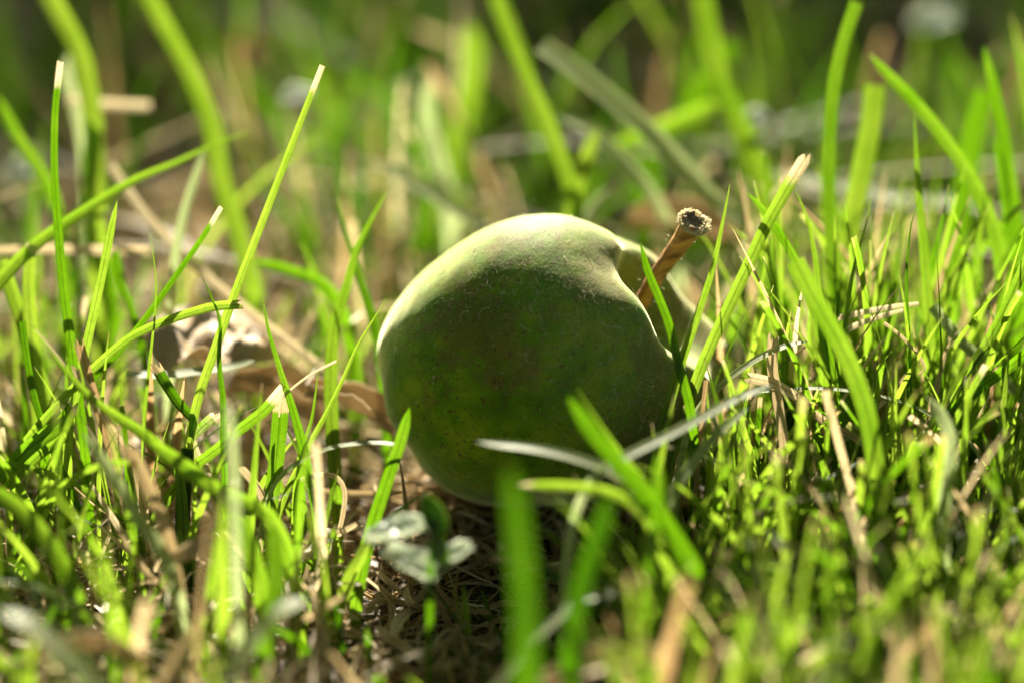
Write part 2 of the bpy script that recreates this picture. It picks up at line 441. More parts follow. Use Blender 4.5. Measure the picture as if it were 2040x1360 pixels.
    # torn fibres round the break
    st = Strips(); a = norm(np.cross(t, ref)); b = np.cross(t, a)
    for q in range(1300):
        ph = r.uniform(0, 2 * math.pi); rad = r.uniform(.75, 1.08) * .0024
        c = C[-1] + (a * math.cos(ph) + b * math.sin(ph)) * rad - t * r.uniform(0, .0009)
        out = a * math.cos(ph) + b * math.sin(ph)
        sidew = max(0, np.dot(out, loc(AC + RT))) 
        Ln = r.uniform(.0001, .0004) * (1 + 1.9 * sidew ** 2)
        d = norm(t * .7 + out * r.uniform(-1.2, 1.0) + np.array([r.gauss(0, .6) for _ in range(3)]))
        e = norm(np.array([r.gauss(0, 1) for _ in range(3)]))
        u_ = np.linspace(0, 1, 5)[:, None]
        pts = c + d * u_ * Ln + e * (u_ ** 2) * Ln * .4
        sd = norm(np.cross(np.gradient(pts, axis=0), ref))
        st.add(pts, sd, np.tile(ref, (5, 1)), np.linspace(1, .3, 5) * r.uniform(.00008, .0003), .1, (0, r.uniform(.1, .7), 0), cols=2)
    # ragged lip of bark along the left edge and long hairs on the bark
    for q in range(50):
        i = r.randint(12, 32); ph = r.uniform(0, 2 * math.pi)
        tt = T[i]; aa = norm(np.cross(tt, ref)); bb = np.cross(tt, aa); out = aa * math.cos(ph) + bb * math.sin(ph)
        c = C[i] + out * .00195; d = norm(out + tt * r.uniform(-.6, .6)); Ln = r.uniform(.0002, .0006)
        u_ = np.linspace(0, 1, 4)[:, None]; pts = c + d * u_ * Ln
        sd = norm(np.cross(np.gradient(pts, axis=0), ref))
        st.add(pts, sd, np.tile(ref, (4, 1)), np.full(4, .00005), 0, (0, .1, 0), cols=2)
    o = st.build("torn_fibre", M_FUZZ, origin=np.zeros(3), parent=stem); tag(o, kind="stuff")
build_apple()

# ------------------------------------------------------------------ traced blades
HALF = norm(SUN - FWD)
def blade_path(pts, d0, d1, n=26, down=True, root_dir=None):
    """pts tip->root in photograph pixels; d0/d1 mm behind the focal plane at tip/root"""
    pts = np.array(pts, float); L = np.concatenate([[0], np.cumsum(np.linalg.norm(np.diff(pts, axis=0), axis=1))]); L /= L[-1]
    P = [at(x, y, d0 + (d1 - d0) * l) for (x, y), l in zip(pts, L)]
    if down:
        last = P[-1]; d = norm(P[-1] - P[-2]); g = gz(last[0], last[1])
        k = 0
        while P[-1][2] > g - .001 and k < 14:
            d = norm(d * .55 + np.array([0, 0, -1.0]) * .45); P.append(P[-1] + d * .004); k += 1
            g = gz(P[-1][0], P[-1][1])
    C = catmull(P, n)
    keep = [i for i in range(n) if C[i][2] > gz(C[i][0], C[i][1]) - .003]
    return C[:keep[-1] + 1] if len(keep) > 3 else C

def add_traced(st, C, wpx, face=.0, roll=0.0, dry=0.0, tipdry=0.0, shape='point', hue=.5, dtone=.5, fold=.16, r=None, spread=None, cols=7):
    n = len(C); T = norm(np.gradient(C, axis=0)); view = norm(CAM - C)
    Nn = norm(view * (1 - face) + HALF * face)
    side = norm(np.cross(T, Nn)); Nn = norm(np.cross(side, T))
    if roll:
        rl = R_(roll) * np.linspace(1, .3, n)[:, None]
        side, Nn = side * np.cos(rl) + Nn * np.sin(rl), Nn * np.cos(rl) - side * np.sin(rl)
    vis = np.linalg.norm(side - view * np.sum(side * view, axis=1, keepdims=True), axis=1)
    depth = (C - CAM) @ FWD
    W = wpx * .80 / FPX * depth / np.clip(vis, .45, 1)
    s = np.linspace(0, 1, n)
    if shape == 'point': prof = np.clip(s / .45, 0, 1) ** .7
    elif shape == 'cut': prof = .62 + .38 * np.clip(s / .5, 0, 1)
    elif shape == 'round': prof = np.clip(s / .08, 0, 1) ** .5 * (.8 + .2 * np.clip(s / .5, 0, 1))
    elif shape == 'torn': prof = 1.15 - .3 * s
    elif shape == 'flat': prof = np.ones(n)
    prof = np.maximum(prof, .06) * (1 - .25 * np.clip((s - .7) / .3, 0, 1))
    W = W * prof
    G_ = np.clip(dry + tipdry * np.clip(1 - s / .09, 0, 1), 0, 1)
    tint = np.stack([np.full(n, hue), G_, np.full(n, dtone)], 1)
    st.add(C, side, Nn, W, fold, tint, cols=cols, ragged=(.9 if shape == 'torn' else .25 if shape == 'cut' else 0), r=r)

GB = "single grass blades standing out round the apple"
DB = "single dead grass blades standing out round the apple"
tr = random.Random(77)
def blade(label, pts, wpx, d0, d1=None, mat=None, name="grass_leaf", cat="grass blade", group=None, down=True, **k):
    d1 = d0 if d1 is None else d1
    C = blade_path(pts, d0, d1, n=30, down=down)
    st = Strips(); k.setdefault('r', tr); k.setdefault('hue', tr.uniform(.35, .75)); k.setdefault('roll', tr.uniform(-18, 18))
    add_traced(st, C, wpx, **k)
    o = st.build(name, mat or M_GRASS, origin=C[-1].copy())
    tag(o, label, cat, group or (GB if name == "grass_leaf" else DB))
    return o
def dryb(label, pts, wpx, d0, d1=None, **k):
    k.setdefault('dry', 1); k.setdefault('dtone', tr.uniform(.45, .9)); k.setdefault('shape', 'torn')
    return blade(label, pts, wpx, d0, d1, mat=M_STRAW, name="dry_grass_leaf", cat="dry grass blade", **k)
def silver(label, pts, wpx, d0, d1=None, **k):
    k['face'] = k.pop('fc', .97); k.setdefault('fold', .07); k.setdefault('shape', 'round'); k.setdefault('roll', 0)
    return blade(label, pts, wpx, d0, d1, mat=M_SILVER, **k)

# the tall shoot left of the apple, with its broken side leaves
def build_shoot():
    C = blade_path([(642, 132), (604, 230), (560, 345), (512, 470), (466, 590), (425, 705), (393, 800), (374, 900), (366, 990)], 0, 0, n=44)
    root = bpy.data.objects.new("grass_shoot", None); COL.objects.link(root); root.location = C[-1].tolist(); root.empty_display_size = .01
    tag(root, "tall straight grass shoot with cut tip and torn side leaves left of the apple", "grass shoot", GB)
    o3 = C[-1].copy()
    def part(nm, pts, w, mat, **k):
        Cc = blade_path(pts, 0, 0, n=30, down=False) if not isinstance(pts, np.ndarray) else pts
        st = Strips(); add_traced(st, Cc, w, r=tr, **k)
        o = st.build(nm, mat, origin=o3, parent=root); return o
    part("blade", C, 23, M_GRASS, shape='cut', hue=.95, tipdry=1, dtone=.9, fold=.3)
    part("side_leaf", [(312, 738), (332, 770), (352, 800), (368, 818), (384, 838), (381, 870)], 25, M_GRASS, shape='torn', hue=.2, tipdry=.9, roll=25, face=.2)["label"] = "torn grey green side leaf bent left"
    part("side_leaf", [(428, 830), (412, 842), (397, 856), (384, 872)], 26, M_GRASS, shape='torn', dry=.45, tipdry=.7, dtone=.9)["label"] = "frayed tan side leaf stub"
    # sheath
    T = norm(np.gradient(C, axis=0)); V = []; F = []; NS = 10; seg = C[30:]
    for i, (c, t) in enumerate(zip(seg, T[30:])):
        a = norm(np.cross(t, FWD)); b = np.cross(t, a)
        rr = .00125 * (1 - .15 * i / len(seg)) * (1 if i > 0 else .8)
        for j in range(NS):
            ph = 2 * math.pi * j / NS; V.append(c + b * .0004 + (a * math.cos(ph) + b * math.sin(ph)) * rr - o3)
    for i in range(len(seg) - 1):
        for j in range(NS): F.append((i * NS + j, i * NS + (j + 1) % NS, (i + 1) * NS + (j + 1) % NS, (i + 1) * NS + j))
    mesh_obj("sheath", V, F, M_GRASS, parent=root, tint=[(.15, .1, .4)] * len(V), uv=[(.2, .5)] * len(V))
build_shoot()

blade("upright blade with pale cut tip at the far left edge of the sharp grass", [(120, 124), (110, 220), (108, 330), (115, 450), (127, 580), (146, 720), (165, 860)], 25, 7, 6, shape='cut', tipdry=1, dtone=1, hue=.45)
blade("long blade arching to the right across the upper left, crossing the upright blade", [(500, 262), (420, 292), (350, 325), (270, 358), (180, 412), (70, 488), (0, 560), (-60, 640)], 33, 34, 10, shape='point', hue=.75, fold=.22, face=.15)
blade("short ribbed blade with rounded tip between the two leftmost tall blades and shoot", [(233, 401), (218, 470), (200, 560), (180, 650), (160, 740), (140, 830)], 24, -1, shape='round', hue=.9, fold=.25)
blade("slanting blade with white nibbled tip left of the tall shoot", [(440, 413), (405, 470), (360, 535), (300, 620), (240, 695), (180, 760), (110, 850)], 19, 4, 0, shape='cut', tipdry=1, dtone=1, hue=.4)
blade("thread thin upright blade left of the slanting white tipped blade", [(297, 464), (307, 520), (311, 580), (305, 660), (294, 760), (286, 860)], 9, 0, shape='point', hue=.8)
blade("dark pointed blade crossing the tall shoot at its lower third", [(402, 550), (420, 590), (438, 640), (436, 720), (444, 800), (446, 900)], 18, -2, shape='point', hue=.3)
blade("nearly level blade with frayed dark tip in front of the tall shoot", [(471, 607), (430, 610), (390, 620), (330, 640), (260, 672), (190, 730), (120, 800), (50, 880)], 20, -2, shape='torn', hue=.85, face=.25, tipdry=.5, dtone=.2)
blade("curved pointed blade midway between tall shoot and apple", [(524, 597), (533, 650), (556, 730), (585, 820), (606, 900), (625, 990), (640, 1090)], 24, 0, shape='point', hue=.55)
blade("sharp slender blade leaning towards the apple from a forked stalk", [(770, 594), (742, 640), (712, 690), (686, 750), (655, 815), (620, 880), (580, 960), (550, 1040)], 15, 0, shape='point', hue=.95)
blade("short upright leaf of the forked stalk beside the slender leaning blade", [(635, 735), (628, 790), (620, 840), (600, 900)], 14, 1, shape='point', hue=.7)
blade("soft tall blade rising just left of the apple with bent tip", [(770, 382), (738, 440), (708, 500), (690, 570), (665, 650), (658, 740), (660, 840), (668, 960)], 34, 20, 10, shape='point', hue=.7)
blade("soft dark blade behind the bent blade at the apple's left", [(665, 350), (680, 430), (702, 510), (730, 600), (752, 680)], 26, 32, 26, shape='point', hue=.35)
blade("wide short blade overlapping the apple's lower left edge", [(816, 812), (797, 880), (775, 945), (750, 1020), (730, 1090), (715, 1160)], 34, -11, -10, shape='round', hue=.55, fold=.1)
silver("pale silvery blade arched level towards the apple's left side", [(800, 888), (760, 882), (710, 884), (660, 892), (612, 912), (560, 950)], 16, -9, -4, shape='cut')
blade("broad green blade with torn brown top near the forked stalk", [(560, 800), (556, 850), (550, 920), (540, 1000), (530, 1100)], 36, 3, shape='torn', tipdry=1, hue=.6)
blade("second broad green blade right of the torn brown topped blade", [(600, 905), (596, 950), (600, 1020), (612, 1100)], 44, 4, shape='point', hue=.6)
blade("wide green blade leaning right at the very left edge, halfway down", [(140, 838), (100, 862), (55, 895), (0, 950), (-60, 1010)], 38, -4, shape='flat', hue=.6, face=.15)
blade("second wide leaning blade below it at the left edge", [(130, 870), (80, 905), (30, 955), (-20, 1010), (-60, 1060)], 26, -3, shape='flat', hue=.7)
blade("bright soft blade with squared pale top near the left edge", [(62, 488), (56, 560), (60, 640), (66, 730), (80, 830)], 44, 16, 12, shape='cut', tipdry=.6, hue=1, dtone=1)
blade("bright slanting blade crossing behind the square topped one at left", [(0, 520), (22, 580), (50, 660), (75, 740), (110, 840)], 36, 18, 14, shape='flat', hue=.9)
blade("dark slim blade sweeping down right from left edge to the soil", [(44, 640), (58, 740), (80, 830), (120, 930), (152, 1000), (180, 1068)], 17, 0, -2, shape='flat', hue=.25)
silver("blurred silvery blade hanging in the lower left foreground", [(168, 862), (200, 915), (240, 975), (280, 1040), (325, 1105)], 34, -28, -32, down=True)
silver("very blurred pale upright blade in lower left foreground", [(455, 800), (462, 870), (468, 950), (470, 1060)], 22, -44, face=.3)
blade("soft green blade slanting down right through the lower left", [(92, 690), (150, 760), (210, 815), (280, 860), (350, 920), (430, 975), (520, 1015)], 38, -14, -22, shape='point', hue=.75, face=.2)
blade("broad soft blade bent over the dead stems at lower left", [(300, 880), (370, 930), (430, 975), (480, 1040), (510, 1130)], 44, -20, -24, shape='round', hue=.7, face=.2)
blade("short bright upright blade in the lower left straw", [(352, 905), (362, 980), (366, 1060)], 34, -3, shape='cut', hue=.6)
silver("large pale blurred blade rising from the bottom edge left of centre", [(612, 1192), (560, 1215), (515, 1260), (470, 1320), (420, 1400)], 46, -46, -58, face=.35)
silver("widest pale blurred blade in the bottom left corner", [(0, 1215), (60, 1240), (120, 1290), (170, 1345), (230, 1420)], 54, -62, -70, face=.35)
blade("blurred green blade curving down at left edge foreground", [(-10, 985), (40, 1020), (90, 1075), (130, 1140)], 46, -26, -30, shape='flat', hue=.7, face=.2)
blade("blurred short green blade at the bottom, left of centre", [(545, 1040), (550, 1100), (548, 1180), (530, 1260)], 44, -34, -38, shape='round', hue=.6)
blade("thin upright sharp blade in the lower left straw", [(240, 760), (243, 810), (250, 860), (252, 920)], 13, 0, shape='point', hue=.5)
blade("blade slanting up right with torn tan tip between shoot and apple", [(556, 782), (520, 822), (480, 852), (430, 895), (390, 925), (350, 970), (310, 1030)], 25, 0, shape='torn', tipdry=1, dtone=.9, hue=.65)
# behind on the left
blade("blurred wide blade entering from the top left and bending down", [(92, -20), (125, 40), (160, 110), (178, 190), (188, 290), (190, 400)], 48, 62, 50, shape='flat', hue=.95)
blade("blurred dark green blade under the bent one at upper left", [(190, 240), (178, 330), (185, 420), (210, 520)], 42, 55, shape='flat', hue=.4)
blade("blurred wide blade sweeping from the top edge, left of the tall shoot", [(290, -20), (325, 50), (365, 120), (398, 190), (425, 270), (440, 360), (470, 450), (500, 560)], 46, 66, 54, shape='flat', hue=.8)
blade("blurred blade leaning in from the left edge near the top", [(-5, 190), (20, 250), (50, 300), (90, 360)], 36, 48, shape='round', hue=.6)
silver("pale blurred blade standing between tall shoot and slanting blade", [(405, 300), (392, 350), (372, 410), (355, 480), (345, 560), (338, 650)], 26, 34, 30, face=.3)
blade("bright blurred short blade lying level behind the tall shoot", [(500, 520), (540, 530), (590, 545), (640, 565)], 34, 36, shape='round', hue=.55)
silver("blurred white shiny leaf piece at the upper left behind the upright blade", [(140, 105), (132, 150), (145, 200), (158, 240)], 34, 70, face=.75)
dryb("level pale stalk blurred at upper left", [(300, 212), (250, 210), (190, 206), (120, 196)], 22, 66, down=False, shape='flat', dtone=1)
dryb("level tan straw blurred across the left edge above middle", [(290, 500), (200, 498), (90, 496), (-30, 500)], 22, 36, down=False)
dryb("long pale straw running diagonally behind the tall shoot to the apple", [(220, 330), (300, 440), (400, 540), (520, 640), (640, 730), (770, 830)], 22, 46, 22, down=False, shape='flat', dtone=1)
blade("blurred dark blade below the arching blade at left", [(228, 500), (240, 560), (262, 620), (280, 680)], 20, 26, shape='flat', hue=.4)
# behind the apple, centre top
blade("blurred blade coming down from the top edge above the apple", [(985, -10), (1020, 80), (1060, 180), (1100, 270), (1135, 370), (1150, 440)], 40, 62, 50, shape='flat', hue=.8)
blade("short blurred blade rising behind the apple's top right", [(1190, 258), (1165, 320), (1145, 390), (1130, 460)], 42, 58, 52, shape='round', hue=1)
blade("soft bright blurred blade above the apple's upper left", [(935, 45), (940, 130), (925, 220), (905, 320)], 62, 110, shape='round', hue=.75)
silver("pale blurred blade left of the bright one above the apple", [(855, 160), (850, 230), (868, 310), (890, 390)], 46, 88, face=.35)
silver("pale blurred curved blade fragment near the apple's top left", [(765, 330), (830, 372), (890, 410), (950, 450)], 34, 62, face=.6, down=False)
silver("long silver blade arching over from the top to behind the apple's stem", [(1075, 95), (1140, 140), (1220, 205), (1300, 275), (1370, 350), (1430, 410), (1500, 455)], 46, 58, 54, face=.6, down=False, shape='flat')
silver("second silver arched blade below the long one", [(1110, 235), (1180, 265), (1240, 320), (1290, 380), (1330, 450)], 34, 62, face=.55)
blade("blurred tall blade from the top right of centre, slanting right", [(1395, -10), (1415, 90), (1440, 180), (1480, 270), (1520, 370), (1540, 470)], 54, 74, 62, shape='flat', hue=.7)
blade("blurred blade leaning right behind the slanting tall one", [(1465, 90), (1420, 160), (1360, 240), (1310, 300)], 52, 104, shape='flat', hue=.4)
blade("blurred level blade crossing the slanting tall one", [(1430, 205), (1370, 235), (1300, 265), (1220, 300)], 44, 84, shape='round', hue=.7, face=.2, down=False)
silver("level silver blade blurred behind the right hand grass", [(1540, 345), (1620, 362), (1720, 380), (1840, 400), (1960, 410)], 38, 74, face=.65, down=False)
silver("pale blurred scrap beside the long silver blade behind the apple", [(1225, 370), (1200, 400), (1170, 440)], 38, 60, face=.6)
# right group behind
blade("long bent blade with pale tip in the upper right", [(1732, 108), (1775, 158), (1830, 215), (1885, 285), (1930, 350), (1965, 420), (1990, 500)], 38, 30, 26, shape='round', hue=.65, tipdry=.5, dtone=1, face=.1)
blade("upright blade with rounded tip nearest the upper right corner", [(1960, 93), (1978, 170), (1998, 260), (2012, 350), (2030, 460)], 32, 34, shape='round', hue=.5)
blade("shorter upright blade below the rounded tip at the right", [(1980, 265), (1995, 330), (2005, 410), (2010, 500)], 28, 32, shape='round', hue=.5)
blade("tall curved blade rising past the top edge at right", [(1705, 5), (1680, 80), (1662, 160), (1652, 260), (1650, 380), (1655, 480), (1665, 600)], 32, 32, 20, shape='flat', hue=.6)
blade("wide bright blurred blade right of the tall curved one", [(1742, 170), (1732, 260), (1712, 360), (1690, 470), (1670, 590)], 52, 42, 34, shape='flat', hue=.85)
blade("tall upright blade crossing under the long bent blade at right", [(1822, 225), (1826, 320), (1834, 430), (1846, 560), (1852, 680)], 30, 18, 14, shape='point', hue=.75)
blade("wide blurred blade leaning in the right hand background", [(1962, 180), (1940, 260), (1925, 360), (1905, 470)], 52, 60, shape='flat', hue=.5)
# right group, in focus
blade("blade with torn brown tip crossing right of the stem", [(1600, 322), (1565, 380), (1525, 452), (1490, 530), (1445, 625), (1400, 725), (1370, 810), (1340, 900)], 28, 6, 2, shape='torn', tipdry=1, dtone=.8, hue=.85)
blade("blade with blunt tip crossing the torn tipped one", [(1488, 384), (1515, 412), (1550, 460), (1590, 530), (1625, 620), (1655, 720), (1690, 820)], 24, 8, 4, shape='round', hue=.6)
blade("bright pointed blade just right of the stem's cut end", [(1454, 368), (1440, 440), (1418, 540), (1385, 640), (1350, 740), (1320, 850), (1290, 970)], 26, -3, -6, shape='point', hue=.8)
blade("dark tipped blade passing in front of the stem's base", [(1276, 484), (1290, 540), (1315, 600), (1335, 655), (1350, 720), (1372, 800)], 24, -4, -6, shape='round', hue=.45)
blade("curled tip blade between the crossed pair and tall curved blade", [(1585, 380), (1606, 430), (1622, 500), (1630, 590), (1640, 700)], 26, 10, 8, shape='point', hue=.75)
blade("spotted slim blade at right of the crossed pair", [(1736, 395), (1722, 460), (1702, 530), (1690, 600), (1680, 680)], 16, 5, shape='point', hue=.7, tipdry=.4)
blade("thin dark upright blade in front of the tall upright right one", [(1832, 394), (1815, 450), (1806, 540), (1808, 630), (1812, 700)], 13, 3, shape='point', hue=.2)
blade("thick soft green blade slanting through the right tussock", [(1585, 520), (1620, 590), (1660, 660), (1700, 740), (1730, 830), (1745, 920)], 46, -16, -20, shape='flat', hue=.7)
blade("soft upright green blade on the apple's right, behind the crossing", [(1530, 440), (1540, 540), (1560, 640), (1570, 760)], 48, 16, shape='point', hue=.7)
blade("wide soft upright blade right of the tussock centre", [(1770, 560), (1760, 660), (1750, 770), (1745, 860)], 54, 24, shape='flat', hue=.65)
blade("sharp blade leaving the frame at the right edge, steep one of a pair", [(2052, 505), (2015, 590), (1980, 660), (1945, 720), (1915, 775), (1890, 830), (1870, 900)], 26, 0, shape='flat', hue=.75)
blade("sharp ribbed blade leaving the frame at the right edge, flatter one of a pair", [(2060, 690), (2010, 730), (1960, 765), (1915, 800), (1875, 845), (1850, 900)], 27, -1, shape='flat', hue=.45)
silver("little pale blade forking off the steep blade at right", [(1982, 672), (1960, 700), (1935, 738), (1900, 790)], 12, 0, face=.4)
silver("grey green blade slanting down to the right edge behind the pair", [(1855, 612), (1910, 680), (1970, 735), (2060, 815)], 28, 12, face=.45, down=False, shape='flat')
silver("hair thin blade arching over the right tussock", [(1510, 782), (1570, 776), (1640, 774), (1730, 784), (1800, 802), (1860, 830), (1930, 880)], 9, -2, face=.4)
blade("ribbed green pair blade standing upright among tan scraps", [(1494, 780), (1490, 840), (1492, 910), (1494, 980)], 14, 0, shape='cut', hue=.4, tipdry=1)
blade("wider ribbed upright blade in the tan scraps", [(1514, 792), (1510, 860), (1508, 920), (1502, 990)], 19, 0, shape='cut', hue=.35, tipdry=1)
silver("white edged blade bent low beside the apple's right", [(1610, 680), (1560, 692), (1505, 718), (1455, 752), (1415, 790), (1392, 816)], 18, -2, -3, face=.4)
silver("grey blade crossing low over the apple's right edge", [(1540, 765), (1470, 792), (1400, 830), (1330, 868), (1255, 905), (1190, 945)], 24, -22, -32, fc=.7)
silver("wider grey blade under the crossing grey one", [(1490, 812), (1440, 855), (1395, 905), (1360, 950), (1335, 995)], 30, -18, -26, face=.45)
silver("white blurred blade hanging down in the right foreground", [(1845, 790), (1875, 830), (1893, 880), (1892, 940), (1880, 1010), (1878, 1090)], 36, -24, -26, face=.4)
# in front of the apple
blade("broad blurred upright blade in front of the apple's bottom", [(1016, 930), (1026, 1000), (1036, 1090), (1044, 1180), (1048, 1280)], 56, -88, -88, shape='round', hue=.15, fold=.06)
blade("dim blurred blade right of the broad upright foreground one", [(1215, 985), (1195, 1060), (1170, 1130), (1150, 1210)], 54, -58, shape='round', hue=.0)
blade("thick bright blade laid across the apple's lower right", [(1132, 790), (1175, 855), (1225, 915), (1280, 980), (1330, 1050), (1380, 1130)], 44, -35, -36, shape='round', hue=.45, fold=.1)
blade("narrow sharper blade on top of the thick one at the apple's lower right", [(1150, 775), (1190, 835), (1240, 905), (1300, 975), (1350, 1040)], 16, -28, -30, shape='point', hue=.75)
silver("pale blade with blunt cut tip lying level across the apple", [(948, 879), (1000, 886), (1060, 893), (1130, 908), (1200, 932), (1260, 965)], 24, -29, -31, fc=.85, shape='round')
blade("yellowing blade stub lying level below the pale one", [(1034, 965), (1080, 967), (1140, 970), (1210, 980), (1270, 1010)], 30, -36, -37, shape='round', hue=.9, tipdry=.9, dtone=.9, face=.3)
silver("thin blade rising right from the bottom edge centre", [(1220, 1180), (1150, 1200), (1100, 1240), (1050, 1290), (990, 1370)], 24, -38, -50, face=.4, shape='flat')
blade("soft upright blade in front of the tussock, right of the apple's base", [(1310, 905), (1312, 1000), (1300, 1100), (1290, 1220)], 30, -40, shape='round', hue=.5)
# dry ones
dryb("upright tan dead blade with split tip in the right tussock", [(1540, 678), (1538, 730), (1548, 790), (1556, 840), (1562, 900), (1548, 950), (1520, 1000)], 24, -1, -3)
dryb("folded tan blade bent level over the ribbed upright pair", [(1500, 752), (1540, 762), (1580, 785), (1616, 808)], 24, -2, -4, down=False, dtone=.8)
silver("drooping tip of dead blade hanging below tan fold", [(1508, 1045), (1530, 1000), (1550, 950), (1562, 900)], 22, -3, face=.3, down=False)
dryb("brown dead blade slanting through the right of the tussock", [(1628, 828), (1660, 850), (1700, 870), (1740, 900)], 18, 0, down=False, dtone=.6)
dryb("tan leaf standing behind the fork at the right", [(1908, 660), (1885, 700), (1872, 750), (1860, 800)], 26, 8, shape='point', dtone=.6)
dryb("tan blade leaning right below the fork at the right", [(1980, 770), (1955, 820), (1930, 860), (1905, 900)], 18, -2, shape='point', dtone=.6)
dryb("curly dry thread above the right tussock", [(1762, 644), (1790, 665), (1815, 690), (1835, 715), (1842, 735), (1830, 745)], 8, 0, down=False, dtone=.6)
dryb("curly dry thread beside the moss sprigs", [(1930, 880), (1950, 895), (1952, 930), (1960, 980), (1980, 1020)], 7, 0, dtone=.4)
dryb("orange brown bit of stalk at the apple's lower left", [(793, 905), (800, 940), (806, 985), (810, 1020)], 16, -2, shape='point', dtone=.25)
dryb("curled tan blade looping down right of the broad green pair", [(600, 955), (640, 945), (670, 950), (687, 980), (680, 1040), (665, 1090)], 12, 0, dtone=.7)
dryb("pale thin curling thread between the shoot and the forked stalk", [(668, 720), (620, 745), (580, 775), (560, 800), (556, 830)], 6, 0, down=False, dtone=1)
dryb("bent pale dead leaf low beside the forked stalk", [(480, 930), (510, 965), (525, 1000), (530, 1040)], 18, 2, dtone=.7)
dryb("bundle stalk of dead stem leaning at left of the shoot", [(160, 690), (180, 760), (205, 840), (232, 930), (250, 1000)], 22, -3, dtone=.15)
dryb("second dead stem leaning beside the bundle stalk", [(150, 740), (190, 800), (225, 860), (262, 925)], 20, -5, dtone=.6)
dryb("soft tan dead stem crossing the lower left foreground", [(260, 900), (300, 980), (330, 1060), (352, 1150), (360, 1220)], 30, -26, dtone=.4)
dryb("pale tan dead leaf lying low at left of the apple's shadow", [(378, 855), (390, 900), (408, 930)], 20, 2, dtone=.9)
dryb("flat straw lying sharp on the soil below the apple", [(790, 1215), (850, 1200), (920, 1192), (985, 1186)], 8, 4, down=False, dtone=.9)
dryb("tangled white straw lying behind the right tussock", [(1675, 632), (1720, 622), (1775, 612), (1830, 605)], 14, 6, down=False, dtone=1)
dryb("second white straw under the tangled one", [(1690, 655), (1740, 635), (1800, 618)], 14, 7, down=False, dtone=1)
dryb("short tan tip poking up behind the crossed blades", [(1470, 335), (1482, 390), (1492, 440)], 22, 30, shape='point', dtone=.6)
silver("level dead white stalk lying low behind the tall shoot", [(508, 718), (460, 732), (400, 740), (330, 748), (250, 745)], 20, 14, face=.6, down=False)

# ------------------------------------------------------------------ leaves
def leaf(name, label, cat, c, L, Wd, along, nrm, mat, curl=.6, cup=.3, seed=1, group=None, lobes=0.0, parent=None, root_o=None):
    r = random.Random(seed); along = norm(np.array(along, float)); nrm = norm(np.array(nrm, float) - along * np.dot(nrm, along)); sd = np.cross(nrm, along)
    NU, NV = 26, 16; V = []; F = []
    for i in range(NU):
        s = i / (NU - 1); wv = Wd * math.sin(math.pi * min(1, max(.03, s * .94 + .03))) ** .7 * (1 + lobes * math.sin(s * 21 + seed))
        for j in range(NV):
            t = j / (NV - 1) * 2 - 1
            h = cup * Wd * t * t - curl * L * (s - .5) ** 2 + Wd * .14 * noise.noise(Vector((s * 4, t * 2.5, seed))) + Wd * .05 * noise.noise(Vector((s * 14, t * 9, seed)))
            V.append(along * (s - .5) * L + sd * t * wv * .5 + nrm * h)
    for i in range(NU - 1):
        for j in range(NV - 1): F.append((i * NV + j, i * NV + j + 1, (i + 1) * NV + j + 1, (i + 1) * NV + j))
    # real thickness
    n0 = len(V); top = [v + nrm * .00018 for v in V]; V2 = V + top; F2 = list(F) + [tuple(n0 + q for q in reversed(f)) for f in F]
    if parent is None:
        o = mesh_obj(name, V2, F2, mat, loc=c); tag(o, label, cat, group)
    else:
        o = mesh_obj(name, [v + np.array(c) - root_o for v in V2], F2, mat, parent=parent)
    return o
dl = "dead leaves fallen in the grass"
leaf("dead_leaf", "large curled tan dead leaf lying behind the tall grass shoot", "dead leaf", at(420, 650, 30), .022, .027, RT * .95 - UP * .1, UP * .93 - FWD * .33, M_DEAD, .5, -.06, 3, dl)
leaf("dead_leaf", "brown rolled leaf between the tan curled leaf and the apple", "dead leaf", at(560, 790, 34), .018, .009, RT * .9 - UP * .40, -FWD * .3 + UP * .9, M_DEAD, .8, .5, 8, dl)
leaf("dead_leaf", "brown leaf touching the apple's left side low down", "dead leaf", at(700, 810, 20), .016, .007, RT * .9 - UP * .4, UP * .9 - FWD * .3, M_DEAD, .4, .4, 12, dl)
leaf("dead_leaf", "blurred brown dead leaf behind the apple's stem", "dead leaf", at(1360, 455, 66), .020, .010, RT + UP * -.2, UP * .8 - FWD * .5, M_DEAD, .6, .4, 21, dl)
leaf("dead_leaf", "blurred tan leaf scrap lying at the bottom left edge", "dead leaf", at(170, 1290, -52), .018, .006, RT, UP + SUN * .3, M_DEAD, .5, .3, 31, dl)
leaf("dead_leaf", "blurred tan leaf scrap standing in the lower left foreground", "dead leaf", at(395, 1100, -28), .011, .004, RT + UP * .4, HALF, M_DEAD, .5, .3, 33, dl)
leaf("dead_leaf", "blurred dead leaf pale in the bottom right of the apple's shadow", "dead leaf", at(1200, 1330, -56), .018, .007, RT + UP * .2, HALF, M_DEAD, .5, .3, 35, dl)
leaf("dead_leaf", "tan round scrap added as a blurred highlight near the top edge, left of centre", "dead leaf", at(500, 95, 170), .010, .010, UP, -FWD + UP * .3, M_DEAD, .1, .1, 41, dl)  # piece added in place of a round background highlight
